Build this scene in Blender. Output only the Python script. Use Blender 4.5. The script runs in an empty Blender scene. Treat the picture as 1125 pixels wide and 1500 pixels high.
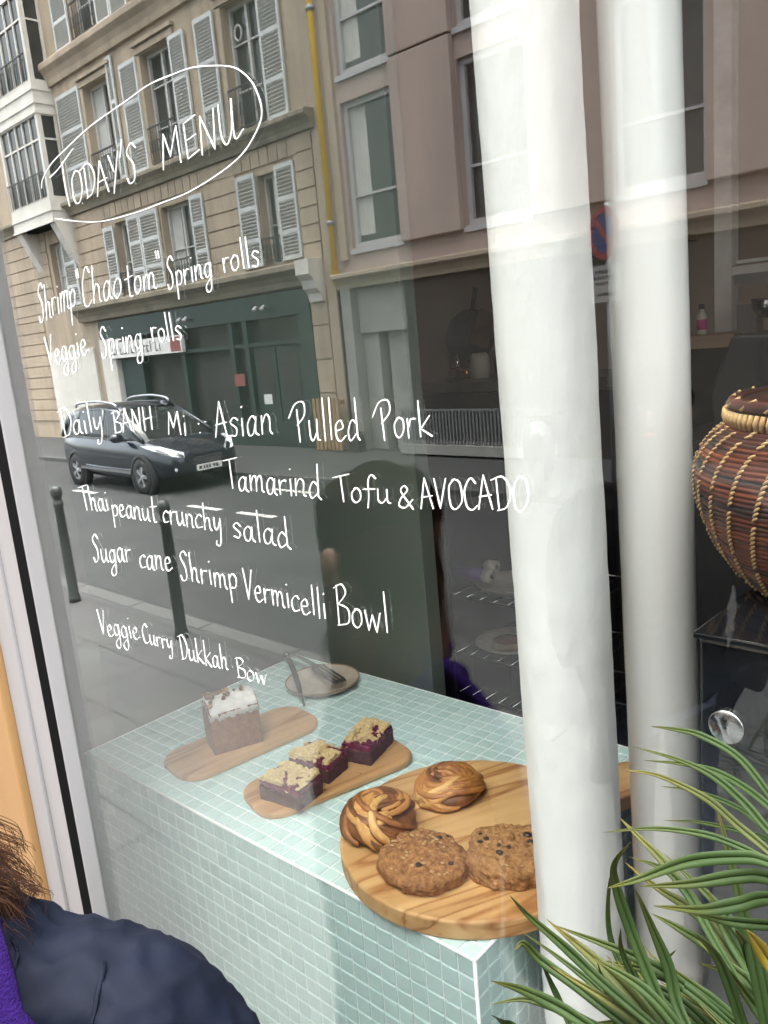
import bpy, bmesh, math, random
from math import sin, cos, pi, radians, sqrt
from mathutils import Vector, Matrix, noise, Euler

S = bpy.context.scene
random.seed(11)

# ---------------------------------------------------------------- camera
cam_data = bpy.data.cameras.new('camera')
cam = bpy.data.objects.new('camera', cam_data)
S.collection.objects.link(cam)
cam_data.sensor_fit = 'VERTICAL'
cam_data.sensor_height = 36.0
cam_data.lens = 1190 / 1500 * 36.0
cam_data.clip_start = 0.02
cam_data.clip_end = 2000
YAW, PITCH, ROLL = radians(44.51), radians(-11.99), radians(-5.19)
fw = Vector((-sin(YAW) * cos(PITCH), cos(YAW) * cos(PITCH), sin(PITCH)))
rt = Vector((cos(YAW), sin(YAW), 0))
up = rt.cross(fw)
rt2 = cos(ROLL) * rt + sin(ROLL) * up
up2 = -sin(ROLL) * rt + cos(ROLL) * up
CM = Matrix((rt2, up2, -fw)).transposed().to_4x4()
CM.translation = Vector((0, -0.45, 1.95))
cam.matrix_world = CM
S.camera = cam

# ---------------------------------------------------------------- world, sun, exposure
SUN_EL, SUN_AZ = radians(87), radians(185)       # azimuth from +Y towards +X
world = bpy.data.worlds.new('World')
S.world = world
world.use_nodes = True
wn = world.node_tree
bg = wn.nodes['Background']
sky = wn.nodes.new('ShaderNodeTexSky')
sky.sky_type = 'NISHITA'
sky.sun_disc = False
sky.sun_elevation = SUN_EL
sky.sun_rotation = SUN_AZ
sky.dust_density = 5.0
sky.air_density = 1.0
sky.ozone_density = 1.0
hs = wn.nodes.new('ShaderNodeHueSaturation')
hs.inputs['Saturation'].default_value = 0.35
wn.links.new(sky.outputs[0], hs.inputs['Color'])
wn.links.new(hs.outputs[0], bg.inputs['Color'])
bg.inputs['Strength'].default_value = 0.15

sun_data = bpy.data.lights.new('sun', 'SUN')
sun_data.energy = 1.5
sun_data.angle = radians(98)
sun_data.color = (1.0, 0.96, 0.9)
sun = bpy.data.objects.new('sun', sun_data)
S.collection.objects.link(sun)
sd = Vector((sin(SUN_AZ) * cos(SUN_EL), cos(SUN_AZ) * cos(SUN_EL), sin(SUN_EL)))
sun.rotation_euler = (-sd).to_track_quat('-Z', 'Y').to_euler()

S.view_settings.view_transform = 'Standard'
S.view_settings.look = 'None'
S.view_settings.gamma = 1.0
S.view_settings.exposure = 3.48
S.cycles.use_denoising = True
try:
    S.cycles.denoiser = 'OPENIMAGEDENOISE'
except Exception:
    pass
S.cycles.max_bounces = 10
S.cycles.diffuse_bounces = 5
S.cycles.glossy_bounces = 5
S.cycles.transparent_max_bounces = 24
S.cycles.sample_clamp_indirect = 8.0

# ---------------------------------------------------------------- helpers
COL = S.collection


def nodes(m):
    m.use_nodes = True
    nt = m.node_tree
    return nt, nt.nodes['Principled BSDF']


MATS = {}


def mat(name, c1, c2=None, rough=0.6, metal=0.0, scale=8.0, detail=5.0, bump=0.0, bscale=None,
        stretch=(1, 1, 1), spec=None, lo=0.35, hi=0.65, coat=0.0, sss=0.0, rvar=0.0, stain=0.0):
    """procedural material: base colour mottled between c1 and c2 by noise, with optional bump"""
    m = bpy.data.materials.new(name)
    nt, p = nodes(m)
    L = nt.links
    tc = nt.nodes.new('ShaderNodeTexCoord')
    mp = nt.nodes.new('ShaderNodeMapping')
    mp.inputs['Scale'].default_value = stretch
    L.new(tc.outputs['Object'], mp.inputs['Vector'])
    if c2 is None:
        c2 = tuple(x * 0.85 for x in c1)
    n = nt.nodes.new('ShaderNodeTexNoise')
    n.inputs['Scale'].default_value = scale
    n.inputs['Detail'].default_value = detail
    n.inputs['Roughness'].default_value = 0.6
    L.new(mp.outputs[0], n.inputs['Vector'])
    r = nt.nodes.new('ShaderNodeValToRGB')
    r.color_ramp.elements[0].position = lo
    r.color_ramp.elements[1].position = hi
    r.color_ramp.elements[0].color = (*c1, 1)
    r.color_ramp.elements[1].color = (*c2, 1)
    L.new(n.outputs['Fac'], r.inputs['Fac'])
    col = r.outputs['Color']
    if stain:
        # weather stains: long vertical runs and blotches of grime
        m2 = nt.nodes.new('ShaderNodeMapping')
        m2.inputs['Scale'].default_value = (1.6, 1.6, 0.22)
        L.new(tc.outputs['Object'], m2.inputs['Vector'])
        n4 = nt.nodes.new('ShaderNodeTexNoise')
        n4.inputs['Scale'].default_value = 1.7
        n4.inputs['Detail'].default_value = 9
        n4.inputs['Roughness'].default_value = 0.7
        L.new(m2.outputs[0], n4.inputs['Vector'])
        r4 = nt.nodes.new('ShaderNodeValToRGB')
        r4.color_ramp.elements[0].position = 0.38
        r4.color_ramp.elements[0].color = (1 - stain, 1 - stain, 1 - stain * 0.95, 1)
        r4.color_ramp.elements[1].position = 0.58
        r4.color_ramp.elements[1].color = (1, 1, 1, 1)
        L.new(n4.outputs['Fac'], r4.inputs['Fac'])
        mm = nt.nodes.new('ShaderNodeMix')
        mm.data_type = 'RGBA'
        mm.blend_type = 'MULTIPLY'
        mm.inputs['Factor'].default_value = 1.0
        L.new(col, mm.inputs['A'])
        L.new(r4.outputs[0], mm.inputs['B'])
        col = mm.outputs['Result']
    L.new(col, p.inputs['Base Color'])
    p.inputs['Roughness'].default_value = rough
    p.inputs['Metallic'].default_value = metal
    if rvar:
        mr = nt.nodes.new('ShaderNodeMapRange')
        mr.inputs['To Min'].default_value = max(0.02, rough - rvar)
        mr.inputs['To Max'].default_value = min(1, rough + rvar)
        L.new(n.outputs['Fac'], mr.inputs['Value'])
        L.new(mr.outputs[0], p.inputs['Roughness'])
    if spec is not None:
        p.inputs['Specular IOR Level'].default_value = spec
    if coat:
        p.inputs['Coat Weight'].default_value = coat
        p.inputs['Coat Roughness'].default_value = 0.06
    if sss:
        p.inputs['Subsurface Weight'].default_value = sss
        p.inputs['Subsurface Radius'].default_value = (0.006, 0.003, 0.0015)
    if bump:
        n2 = nt.nodes.new('ShaderNodeTexNoise')
        n2.inputs['Scale'].default_value = bscale or scale * 3
        n2.inputs['Detail'].default_value = 6
        L.new(mp.outputs[0], n2.inputs['Vector'])
        b = nt.nodes.new('ShaderNodeBump')
        b.inputs['Strength'].default_value = min(1.0, bump)
        b.inputs['Distance'].default_value = 0.004
        L.new(n2.outputs['Fac'], b.inputs['Height'])
        L.new(b.outputs[0], p.inputs['Normal'])
    MATS[name] = m
    return m


class MB:
    """collects shapes into one mesh"""

    def __init__(self):
        self.v = []
        self.f = []
        self.sm = []

    def add(self, vs, fs, smooth=False):
        o = len(self.v)
        self.v += [tuple(x) for x in vs]
        self.f += [tuple(i + o for i in f) for f in fs]
        self.sm += [smooth] * len(fs)
        return self

    def box(self, a, b, M=None):
        (x0, y0, z0), (x1, y1, z1) = a, b
        x0, x1 = min(x0, x1), max(x0, x1)
        y0, y1 = min(y0, y1), max(y0, y1)
        z0, z1 = min(z0, z1), max(z0, z1)
        vs = [Vector(p) for p in ((x0, y0, z0), (x1, y0, z0), (x1, y1, z0), (x0, y1, z0),
                                  (x0, y0, z1), (x1, y0, z1), (x1, y1, z1), (x0, y1, z1))]
        if M is not None:
            vs = [M @ v for v in vs]
        self.add(vs, [(0, 3, 2, 1), (4, 5, 6, 7), (0, 1, 5, 4), (1, 2, 6, 5), (2, 3, 7, 6), (3, 0, 4, 7)])
        return self

    def cbox(self, c, s, M=None):
        return self.box([c[i] - s[i] / 2 for i in range(3)], [c[i] + s[i] / 2 for i in range(3)], M)

    def bar(self, p, q, w, h=None):
        """rectangular bar from p to q"""
        p, q = Vector(p), Vector(q)
        h = h or w
        d = (q - p)
        n = d.length
        R = d.to_track_quat('Z', 'Y').to_matrix().to_4x4()
        R.translation = p
        return self.box((-w / 2, -h / 2, 0), (w / 2, h / 2, n), R)

    def tube(self, pts, r, n=10, cap=True, flat=1.0, upv=None):
        pts = [Vector(p) for p in pts]
        if not isinstance(r, (list, tuple)):
            r = [r] * len(pts)
        rings = []
        prev = None
        for i, p in enumerate(pts):
            a = pts[max(0, i - 1)]
            b = pts[min(len(pts) - 1, i + 1)]
            t = (b - a)
            t = t.normalized() if t.length > 1e-9 else Vector((0, 0, 1))
            if prev is None:
                u = t.cross(upv if upv else (Vector((0, 0, 1)) if abs(t.z) < 0.9 else Vector((1, 0, 0))))
            else:
                u = prev - t * prev.dot(t)
            u = u.normalized() if u.length > 1e-9 else Vector((1, 0, 0))
            prev = u
            w = t.cross(u)
            rings.append([p + r[i] * (cos(2 * pi * k / n) * u + flat * sin(2 * pi * k / n) * w) for k in range(n)])
        vs = [v for ring in rings for v in ring]
        fs = []
        for i in range(len(pts) - 1):
            for k in range(n):
                k2 = (k + 1) % n
                fs.append((i * n + k, i * n + k2, (i + 1) * n + k2, (i + 1) * n + k))
        if cap:
            fs.append(tuple(reversed(range(n))))
            fs.append(tuple((len(pts) - 1) * n + k for k in range(n)))
        return self.add(vs, fs, True)

    def cyl(self, c, r, z0, z1, n=24, r1=None):
        return self.lathe([(r, z0), (r if r1 is None else r1, z1)], c, n, capb=True, capt=True)

    def lathe(self, prof, c=(0, 0), n=32, capb=False, capt=False, M=None):
        vs, fs = [], []
        for (r, z) in prof:
            for k in range(n):
                a = 2 * pi * k / n
                p = Vector((c[0] + r * cos(a), c[1] + r * sin(a), z))
                vs.append(M @ p if M is not None else p)
        for i in range(len(prof) - 1):
            for k in range(n):
                k2 = (k + 1) % n
                fs.append((i * n + k, i * n + k2, (i + 1) * n + k2, (i + 1) * n + k))
        if capb:
            fs.append(tuple(reversed(range(n))))
        if capt:
            fs.append(tuple((len(prof) - 1) * n + k for k in range(n)))
        return self.add(vs, fs, True)

    def prism(self, poly, lo, hi, axis='z', M=None):
        """extrude a 2-d polygon along an axis"""
        n = len(poly)

        def P(a, b, h):
            v = {'z': (a, b, h), 'y': (a, h, b), 'x': (h, a, b)}[axis]
            v = Vector(v)
            return M @ v if M is not None else v
        vs = [P(a, b, lo) for a, b in poly] + [P(a, b, hi) for a, b in poly]
        fs = [tuple(reversed(range(n))), tuple(range(n, 2 * n))]
        fs += [(i, (i + 1) % n, n + (i + 1) % n, n + i) for i in range(n)]
        return self.add(vs, fs)

    def blob(self, c, s, p=2.0, amp=0.0, freq=20.0, n=24, M=None, flatbot=None, seed=0, amp2=0, freq2=60):
        """superellipsoid with noise"""
        c = Vector(c)
        vs, fs = [], []
        m = n * 2
        for i in range(n + 1):
            th = -pi / 2 + pi * i / n
            for k in range(m):
                ph = 2 * pi * k / m
                d = Vector((cos(th) * cos(ph), cos(th) * sin(ph), sin(th)))
                q = (abs(d.x) ** p + abs(d.y) ** p + abs(d.z) ** p) ** (-1 / p)
                v = Vector((d.x * q * s[0], d.y * q * s[1], d.z * q * s[2]))
                nn = noise.noise(v * freq + Vector((seed * 7.3, seed * 1.7, 0))) * amp
                if amp2:
                    nn += noise.noise(v * freq2 + Vector((seed * 3.3, 5, 1))) * amp2
                v = v + d * nn
                if flatbot is not None and v.z < flatbot:
                    v.z = flatbot
                if M is not None:
                    v = M @ v
                vs.append(v + c)
        for i in range(n):
            for k in range(m):
                k2 = (k + 1) % m
                fs.append((i * m + k, i * m + k2, (i + 1) * m + k2, (i + 1) * m + k))
        return self.add(vs, fs, True)

    def build(self, name, m, parent=None, bevel=0.0, seg=2, smooth=None, label=None):
        me = bpy.data.meshes.new(name)
        me.from_pydata(self.v, [], self.f)
        me.polygons.foreach_set('use_smooth', self.sm if smooth is None else [smooth] * len(self.f))
        bm = bmesh.new()
        bm.from_mesh(me)
        bmesh.ops.remove_doubles(bm, verts=bm.verts, dist=1e-6)
        bmesh.ops.recalc_face_normals(bm, faces=bm.faces)
        if bevel:
            es = [e for e in bm.edges if len(e.link_faces) == 2 and e.calc_face_angle(0) > 0.6]
            bmesh.ops.bevel(bm, geom=es, offset=bevel, segments=seg, affect='EDGES', profile=0.5, clamp_overlap=True)
        bm.to_mesh(me)
        bm.free()
        if m is not None:
            me.materials.append(m)
        o = bpy.data.objects.new(name, me)
        COL.objects.link(o)
        if parent is not None:
            par(o, parent)
        if label:
            o['label'] = label
        return o


def par(o, parent):
    o.parent = parent
    # roots are unrotated when their parts are built and parts keep world coordinates
    t = parent.location.copy() if parent.parent is None else Vector((0, 0, 0))
    o.matrix_parent_inverse = Matrix.Translation(-t)


def thing(name, loc, label, cat, group=None):
    o = bpy.data.objects.new(name, None)
    o.empty_display_size = 0.05
    COL.objects.link(o)
    o.location = loc
    return tag(o, label, cat, group)


def tag(o, label, cat, group=None):
    o['label'] = label
    o['category'] = cat
    if group:
        o['group'] = group
    return o


def structure(o):
    o['kind'] = 'structure'
    return o


def stuff(o, label, cat):
    o['kind'] = 'stuff'
    return tag(o, label, cat)


def copy_tree(o, parent=None):
    c = o.copy()
    COL.objects.link(c)
    if parent is not None:
        c.parent = parent
        c.matrix_parent_inverse = o.matrix_parent_inverse.copy()
    for ch in list(o.children):
        copy_tree(ch, c)
    return c


def catmull(pts, n=6):
    P = [Vector(p) for p in pts]
    if len(P) < 3:
        return P
    out = []
    for i in range(len(P) - 1):
        p0 = P[i - 1] if i else P[0] * 2 - P[1]
        p1, p2 = P[i], P[i + 1]
        p3 = P[i + 2] if i + 2 < len(P) else P[-1] * 2 - P[-2]
        for k in range(n):
            t = k / n
            out.append(0.5 * ((2 * p1) + (p2 - p0) * t + (2 * p0 - 5 * p1 + 4 * p2 - p3) * t * t + (3 * p1 - p0 - 3 * p2 + p3) * t ** 3))
    out.append(P[-1])
    return out


def rot(a, axis='Z', at=(0, 0, 0)):
    at = Vector(at)
    return Matrix.Translation(at) @ Matrix.Rotation(a, 4, axis) @ Matrix.Translation(-at)


# ---------------------------------------------------------------- materials
mat('beige_stone', (0.45, 0.355, 0.255), (0.37, 0.29, 0.205), 0.9, scale=1.2, bump=0.5, bscale=14, lo=0.3, hi=0.75, stain=0.32)
mat('grey_stone', (0.34, 0.33, 0.30), (0.26, 0.25, 0.23), 0.9, scale=2.5, bump=0.4, bscale=16)
mat('cornice_stone', (0.30, 0.25, 0.18), (0.22, 0.19, 0.14), 0.9, scale=2.2, bump=0.4, bscale=12, stain=0.35)
mat('oriel_plaster', (0.66, 0.62, 0.55), (0.58, 0.54, 0.48), 0.85, scale=1.5, stain=0.12)
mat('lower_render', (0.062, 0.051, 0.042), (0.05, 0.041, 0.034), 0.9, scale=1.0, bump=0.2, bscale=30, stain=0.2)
mat('pink_render', (0.45, 0.345, 0.30), (0.40, 0.305, 0.265), 0.9, scale=0.9, stretch=(1, 1, 0.25), bump=0.2, bscale=30, stain=0.16)
mat('tan_render', (0.38, 0.30, 0.22), (0.33, 0.26, 0.19), 0.9, scale=1.0, stretch=(1, 1, 0.3), bump=0.2, bscale=30)
mat('shutter_paint', (0.56, 0.56, 0.53), (0.48, 0.48, 0.46), 0.6, scale=5)
mat('window_paint', (0.52, 0.50, 0.46), (0.45, 0.43, 0.40), 0.5, scale=5)
mat('aluminium', (0.46, 0.44, 0.44), (0.40, 0.385, 0.385), 0.45, metal=0.0, scale=4)
mat('street_glass', (0.028, 0.030, 0.028), (0.065, 0.062, 0.056), 0.08, scale=0.8, spec=0.45)
mat('curtain', (0.55, 0.53, 0.48), (0.40, 0.39, 0.36), 0.9, scale=6, stretch=(6, 1, 0.4))
mat('dark_iron', (0.03, 0.03, 0.03), (0.05, 0.05, 0.048), 0.55, scale=20)
mat('shopfront_green', (0.025, 0.045, 0.038), (0.018, 0.032, 0.028), 0.45, scale=3)
mat('sign_white', (0.80, 0.78, 0.74), (0.62, 0.58, 0.54), 0.7, scale=4)
mat('faded_red', (0.30, 0.09, 0.08), (0.22, 0.07, 0.06), 0.7, scale=9)
mat('paper', (0.75, 0.75, 0.72), (0.70, 0.70, 0.68), 0.8)
mat('yellow_paint', (0.80, 0.50, 0.015), (0.70, 0.42, 0.015), 0.5, scale=3, stretch=(1, 1, 0.3))
mat('zinc', (0.30, 0.30, 0.30), (0.22, 0.22, 0.22), 0.5, metal=0.4, scale=5)
mat('asphalt', (0.032, 0.033, 0.033), (0.020, 0.021, 0.021), 0.85, scale=0.7, detail=9, bump=0.6, bscale=90, stain=0.25)
mat('kerb_granite', (0.070, 0.070, 0.068), (0.050, 0.050, 0.048), 0.85, scale=30, bump=0.3)
mat('road_paint', (0.60, 0.58, 0.52), (0.35, 0.34, 0.31), 0.8, scale=7)
mat('pallet_wood', (0.36, 0.23, 0.12), (0.26, 0.16, 0.085), 0.85, scale=6, stretch=(8, 8, 1))
mat('car_paint', (0.004, 0.007, 0.014), (0.003, 0.006, 0.012), 0.22, coat=0.9, scale=2)
mat('car_glass', (0.012, 0.016, 0.016), (0.02, 0.024, 0.024), 0.05, spec=0.7)
mat('tyre_rubber', (0.012, 0.012, 0.012), (0.02, 0.02, 0.02), 0.85, scale=30)
mat('alloy', (0.62, 0.62, 0.63), (0.52, 0.52, 0.53), 0.3, metal=0.8)
mat('chrome', (0.75, 0.75, 0.76), (0.7, 0.7, 0.71), 0.12, metal=1.0)
mat('lamp_glass', (0.75, 0.78, 0.80), (0.45, 0.48, 0.50), 0.08, scale=18, spec=0.8)
mat('plate_white', (0.72, 0.72, 0.66), (0.62, 0.62, 0.58), 0.4)
mat('bollard_paint', (0.028, 0.034, 0.032), (0.02, 0.025, 0.024), 0.5, scale=12, bump=0.2)
mat('sign_panel_grey', (0.30, 0.30, 0.29), (0.22, 0.22, 0.21), 0.5)
mat('sign_blue', (0.018, 0.035, 0.13), (0.015, 0.03, 0.11), 0.4)
mat('sign_red', (0.26, 0.035, 0.03), (0.22, 0.03, 0.025), 0.4)
mat('galvanised', (0.28, 0.28, 0.28), (0.20, 0.20, 0.20), 0.5, metal=0.5, scale=15)
# shop
mat('frame_paint', (0.28, 0.275, 0.275), (0.25, 0.245, 0.245), 0.5, scale=6, stretch=(1, 1, 0.2), bump=0.06, bscale=60)
mat('rubber', (0.0022, 0.0022, 0.0024), (0.003, 0.003, 0.0032), 0.8, scale=40, spec=0.05)
mat('sage_panel', (0.125, 0.155, 0.130), (0.117, 0.145, 0.122), 0.75, scale=1.2)
mat('kitchen_wall', (0.55, 0.45, 0.36), (0.48, 0.39, 0.31), 0.8, scale=2)
mat('ceiling_white', (0.78, 0.77, 0.75), (0.74, 0.73, 0.71), 0.9)
mat('room_paint', (0.26, 0.20, 0.155), (0.23, 0.175, 0.135), 0.9, scale=1.5)
mat('dark_floor', (0.022, 0.021, 0.022), (0.015, 0.015, 0.016), 0.35, scale=3)
mat('pipe_paint', (0.85, 0.85, 0.84), (0.80, 0.80, 0.79), 0.45, scale=9, stretch=(1, 1, 0.6), bump=0.4, bscale=60)
mat('pipe_gloss', (0.92, 0.915, 0.90), (0.89, 0.885, 0.87), 0.22, scale=4, stretch=(1, 1, 0.25), bump=0.12, bscale=14)
mat('grout', (0.90, 0.92, 0.91), (0.85, 0.88, 0.87), 0.85, scale=30)
mat('black_gloss', (0.006, 0.007, 0.009), (0.008, 0.009, 0.011), 0.10, scale=5, coat=0.3)
mat('steel', (0.62, 0.62, 0.61), (0.52, 0.52, 0.51), 0.22, metal=1.0, scale=30)
mat('dull_steel', (0.32, 0.31, 0.30), (0.24, 0.235, 0.23), 0.4, metal=0.7, scale=6)
mat('copper', (0.75, 0.34, 0.18), (0.65, 0.28, 0.14), 0.25, metal=1.0)
mat('pan_black', (0.012, 0.012, 0.013), (0.02, 0.02, 0.02), 0.5)
mat('red_plastic', (0.55, 0.03, 0.03), (0.45, 0.02, 0.02), 0.4)
mat('brown_wood', (0.16, 0.085, 0.04), (0.11, 0.055, 0.028), 0.6, scale=12, stretch=(1, 8, 1))
mat('white_paint', (0.75, 0.73, 0.70), (0.55, 0.53, 0.50), 0.5)
mat('ceramic', (0.56, 0.49, 0.42), (0.46, 0.38, 0.31), 0.35, scale=40, detail=8)
mat('ceramic_rim', (0.30, 0.19, 0.12), (0.24, 0.15, 0.09), 0.5, scale=60)
mat('violet', (0.16, 0.08, 0.30), (0.12, 0.06, 0.24), 0.6)
mat('cream', (0.62, 0.56, 0.46), (0.55, 0.49, 0.40), 0.6)
mat('jam', (0.22, 0.012, 0.015), (0.12, 0.008, 0.01), 0.2)
mat('tart', (0.36, 0.25, 0.15), (0.30, 0.2, 0.12), 0.7)
mat('crate_blue', (0.003, 0.002, 0.014), (0.002, 0.0015, 0.010), 0.5)
mat('bottle_pink', (0.42, 0.02, 0.16), (0.36, 0.015, 0.13), 0.5)
mat('bottle_glass', (0.45, 0.42, 0.36), (0.4, 0.37, 0.32), 0.15)
mat('shelf_wood', (0.34, 0.24, 0.15), (0.28, 0.19, 0.12), 0.6, scale=10, stretch=(1, 8, 8))
mat('cloth_blue', (0.30, 0.34, 0.46), (0.22, 0.25, 0.36), 0.9, scale=20)
mat('door_wood_paint', (0.33, 0.19, 0.075), (0.29, 0.165, 0.062), 0.55, scale=5, stretch=(2, 2, 0.25), bump=0.15, bscale=40)
# food
mat('loaf', (0.30, 0.115, 0.038), (0.20, 0.072, 0.024), 0.85, scale=90, bump=1.0, bscale=320)
mat('loaf_cut', (0.30, 0.145, 0.05), (0.17, 0.075, 0.028), 0.9, scale=160, bump=1.0, bscale=420)
mat('icing', (0.78, 0.75, 0.72), (0.66, 0.61, 0.58), 0.55, scale=60, bump=0.6, bscale=160, sss=0.15)
mat('nut', (0.20, 0.095, 0.04), (0.11, 0.05, 0.022), 0.6, scale=200, bump=0.6, bscale=500)
mat('nut_pale', (0.42, 0.24, 0.10), (0.3, 0.16, 0.06), 0.6, scale=200)
mat('bar_sponge', (0.12, 0.045, 0.042), (0.075, 0.027, 0.026), 0.9, scale=150, bump=1.0, bscale=420)
mat('berry', (0.21, 0.016, 0.065), (0.10, 0.009, 0.032), 0.35, scale=110, bump=0.8, bscale=260)
mat('crumble', (0.78, 0.60, 0.32), (0.66, 0.46, 0.21), 0.85, scale=120, bump=0.9, bscale=500)
mat('cookie', (0.46, 0.215, 0.075), (0.22, 0.09, 0.03), 0.85, scale=150, bump=1.0, bscale=300)
mat('cookie_pale', (0.50, 0.26, 0.105), (0.27, 0.12, 0.042), 0.85, scale=140, bump=1.0, bscale=300)
mat('chocolate', (0.030, 0.016, 0.014), (0.045, 0.024, 0.02), 0.35, scale=150)
mat('oat', (0.52, 0.32, 0.15), (0.42, 0.24, 0.1), 0.8)
# plant, person
mat('leaf_green', (0.016, 0.040, 0.012), (0.030, 0.066, 0.020), 0.42, scale=14, stretch=(1, 1, 1), spec=0.5)
mat('leaf_olive', (0.045, 0.058, 0.014), (0.07, 0.08, 0.022), 0.5, scale=14)
mat('leaf_yellow', (0.26, 0.17, 0.02), (0.20, 0.15, 0.02), 0.5, scale=14)
mat('terracotta', (0.30, 0.12, 0.06), (0.24, 0.09, 0.05), 0.85, scale=10)
mat('soil', (0.03, 0.022, 0.016), (0.05, 0.036, 0.026), 0.95, scale=40)
mat('navy_cloth', (0.0024, 0.0042, 0.0112), (0.0017, 0.0030, 0.0082), 0.75, spec=0.12, scale=30, bump=0.3, bscale=22)
mat('purple_wool', (0.012, 0.0028, 0.050), (0.008, 0.0018, 0.038), 0.95, spec=0.1, scale=130, bump=1.0, bscale=480)
mat('dark_coat', (0.004, 0.004, 0.005), (0.006, 0.006, 0.007), 0.9, spec=0.1, scale=30, bump=0.3, bscale=22)
mat('hair_base', (0.006, 0.003, 0.002), (0.009, 0.005, 0.003), 1.0, spec=0.0)
mat('hair', (0.026, 0.011, 0.006), (0.055, 0.025, 0.013), 0.5, spec=0.2, scale=40)
mat('skin', (0.24, 0.13, 0.085), (0.21, 0.115, 0.075), 0.5, sss=0.2)
mat('denim', (0.04, 0.055, 0.10), (0.03, 0.04, 0.08), 0.85)
mat('boot', (0.02, 0.016, 0.014), (0.03, 0.024, 0.02), 0.5)
M_ = MATS


def ink_material():
    m = bpy.data.materials.new('white_marker_ink')
    nt, p = nodes(m)
    p.inputs['Base Color'].default_value = (0.88, 0.89, 0.88, 1)
    p.inputs['Roughness'].default_value = 0.7
    tc = nt.nodes.new('ShaderNodeTexCoord')
    n = nt.nodes.new('ShaderNodeTexNoise')
    n.inputs['Scale'].default_value = 260
    n.inputs['Detail'].default_value = 3
    nt.links.new(tc.outputs['Object'], n.inputs['Vector'])
    r = nt.nodes.new('ShaderNodeMapRange')
    r.inputs['From Min'].default_value = 0.3
    r.inputs['From Max'].default_value = 0.5
    r.inputs['To Min'].default_value = 0.55
    r.inputs['To Max'].default_value = 1.0
    nt.links.new(n.outputs['Fac'], r.inputs['Value'])
    nt.links.new(r.outputs[0], p.inputs['Alpha'])
    return m


def glass_material():
    """clear pane: each face lets light straight through and mirrors by a Schlick term of the true angle"""
    m = bpy.data.materials.new('window_glass')
    m.use_nodes = True
    nt = m.node_tree
    L = nt.links
    nt.nodes.clear()
    out = nt.nodes.new('ShaderNodeOutputMaterial')
    g = nt.nodes.new('ShaderNodeNewGeometry')
    dot = nt.nodes.new('ShaderNodeVectorMath')
    dot.operation = 'DOT_PRODUCT'
    L.new(g.outputs['Normal'], dot.inputs[0])
    L.new(g.outputs['Incoming'], dot.inputs[1])

    def math_(op, a, b=None):
        n = nt.nodes.new('ShaderNodeMath')
        n.operation = op
        for i, x in enumerate((a, b)):
            if x is None:
                continue
            if isinstance(x, (int, float)):
                n.inputs[i].default_value = x
            else:
                L.new(x, n.inputs[i])
        return n.outputs[0]
    c = math_('ABSOLUTE', dot.outputs['Value'])
    k = math_('POWER', math_('SUBTRACT', 1.0, c), 2.8)
    f = math_('ADD', math_('MULTIPLY', k, 0.84), GLASS_F0)
    f = math_('MINIMUM', f, 0.9)
    tr = nt.nodes.new('ShaderNodeBsdfTransparent')
    tr.inputs['Color'].default_value = (0.955, 0.975, 0.965, 1)
    gl = nt.nodes.new('ShaderNodeBsdfGlossy')
    gl.inputs['Roughness'].default_value = 0.0
    gl.inputs['Color'].default_value = (0.98, 1.0, 0.985, 1)
    mx = nt.nodes.new('ShaderNodeMixShader')
    L.new(f, mx.inputs[0])
    L.new(tr.outputs[0], mx.inputs[1])
    L.new(gl.outputs[0], mx.inputs[2])
    L.new(mx.outputs[0], out.inputs['Surface'])
    return m


GLASS_F0 = 0.056


def paving_material():
    m = bpy.data.materials.new('paving_slabs')
    nt, p = nodes(m)
    L = nt.links
    tc = nt.nodes.new('ShaderNodeTexCoord')
    br = nt.nodes.new('ShaderNodeTexBrick')
    br.inputs['Scale'].default_value = 1.0
    br.inputs['Brick Width'].default_value = 0.85
    br.inputs['Row Height'].default_value = 0.5
    br.inputs['Mortar Size'].default_value = 0.012
    br.inputs['Color1'].default_value = (0.046, 0.046, 0.045, 1)
    br.inputs['Color2'].default_value = (0.040, 0.040, 0.039, 1)
    br.inputs['Mortar'].default_value = (0.028, 0.028, 0.0275, 1)
    L.new(tc.outputs['Object'], br.inputs['Vector'])
    n = nt.nodes.new('ShaderNodeTexNoise')
    n.inputs['Scale'].default_value = 2.2
    n.inputs['Detail'].default_value = 8
    L.new(tc.outputs['Object'], n.inputs['Vector'])
    mx = nt.nodes.new('ShaderNodeMix')
    mx.data_type = 'RGBA'
    mx.blend_type = 'MULTIPLY'
    mx.inputs['Factor'].default_value = 0.55
    L.new(br.outputs['Color'], mx.inputs['A'])
    L.new(n.outputs['Color'], mx.inputs['B'])
    hsv = nt.nodes.new('ShaderNodeHueSaturation')
    hsv.inputs['Saturation'].default_value = 0.25
    hsv.inputs['Value'].default_value = 1.3
    L.new(mx.outputs['Result'], hsv.inputs['Color'])
    L.new(hsv.outputs[0], p.inputs['Base Color'])
    p.inputs['Roughness'].default_value = 0.85
    return m


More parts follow.
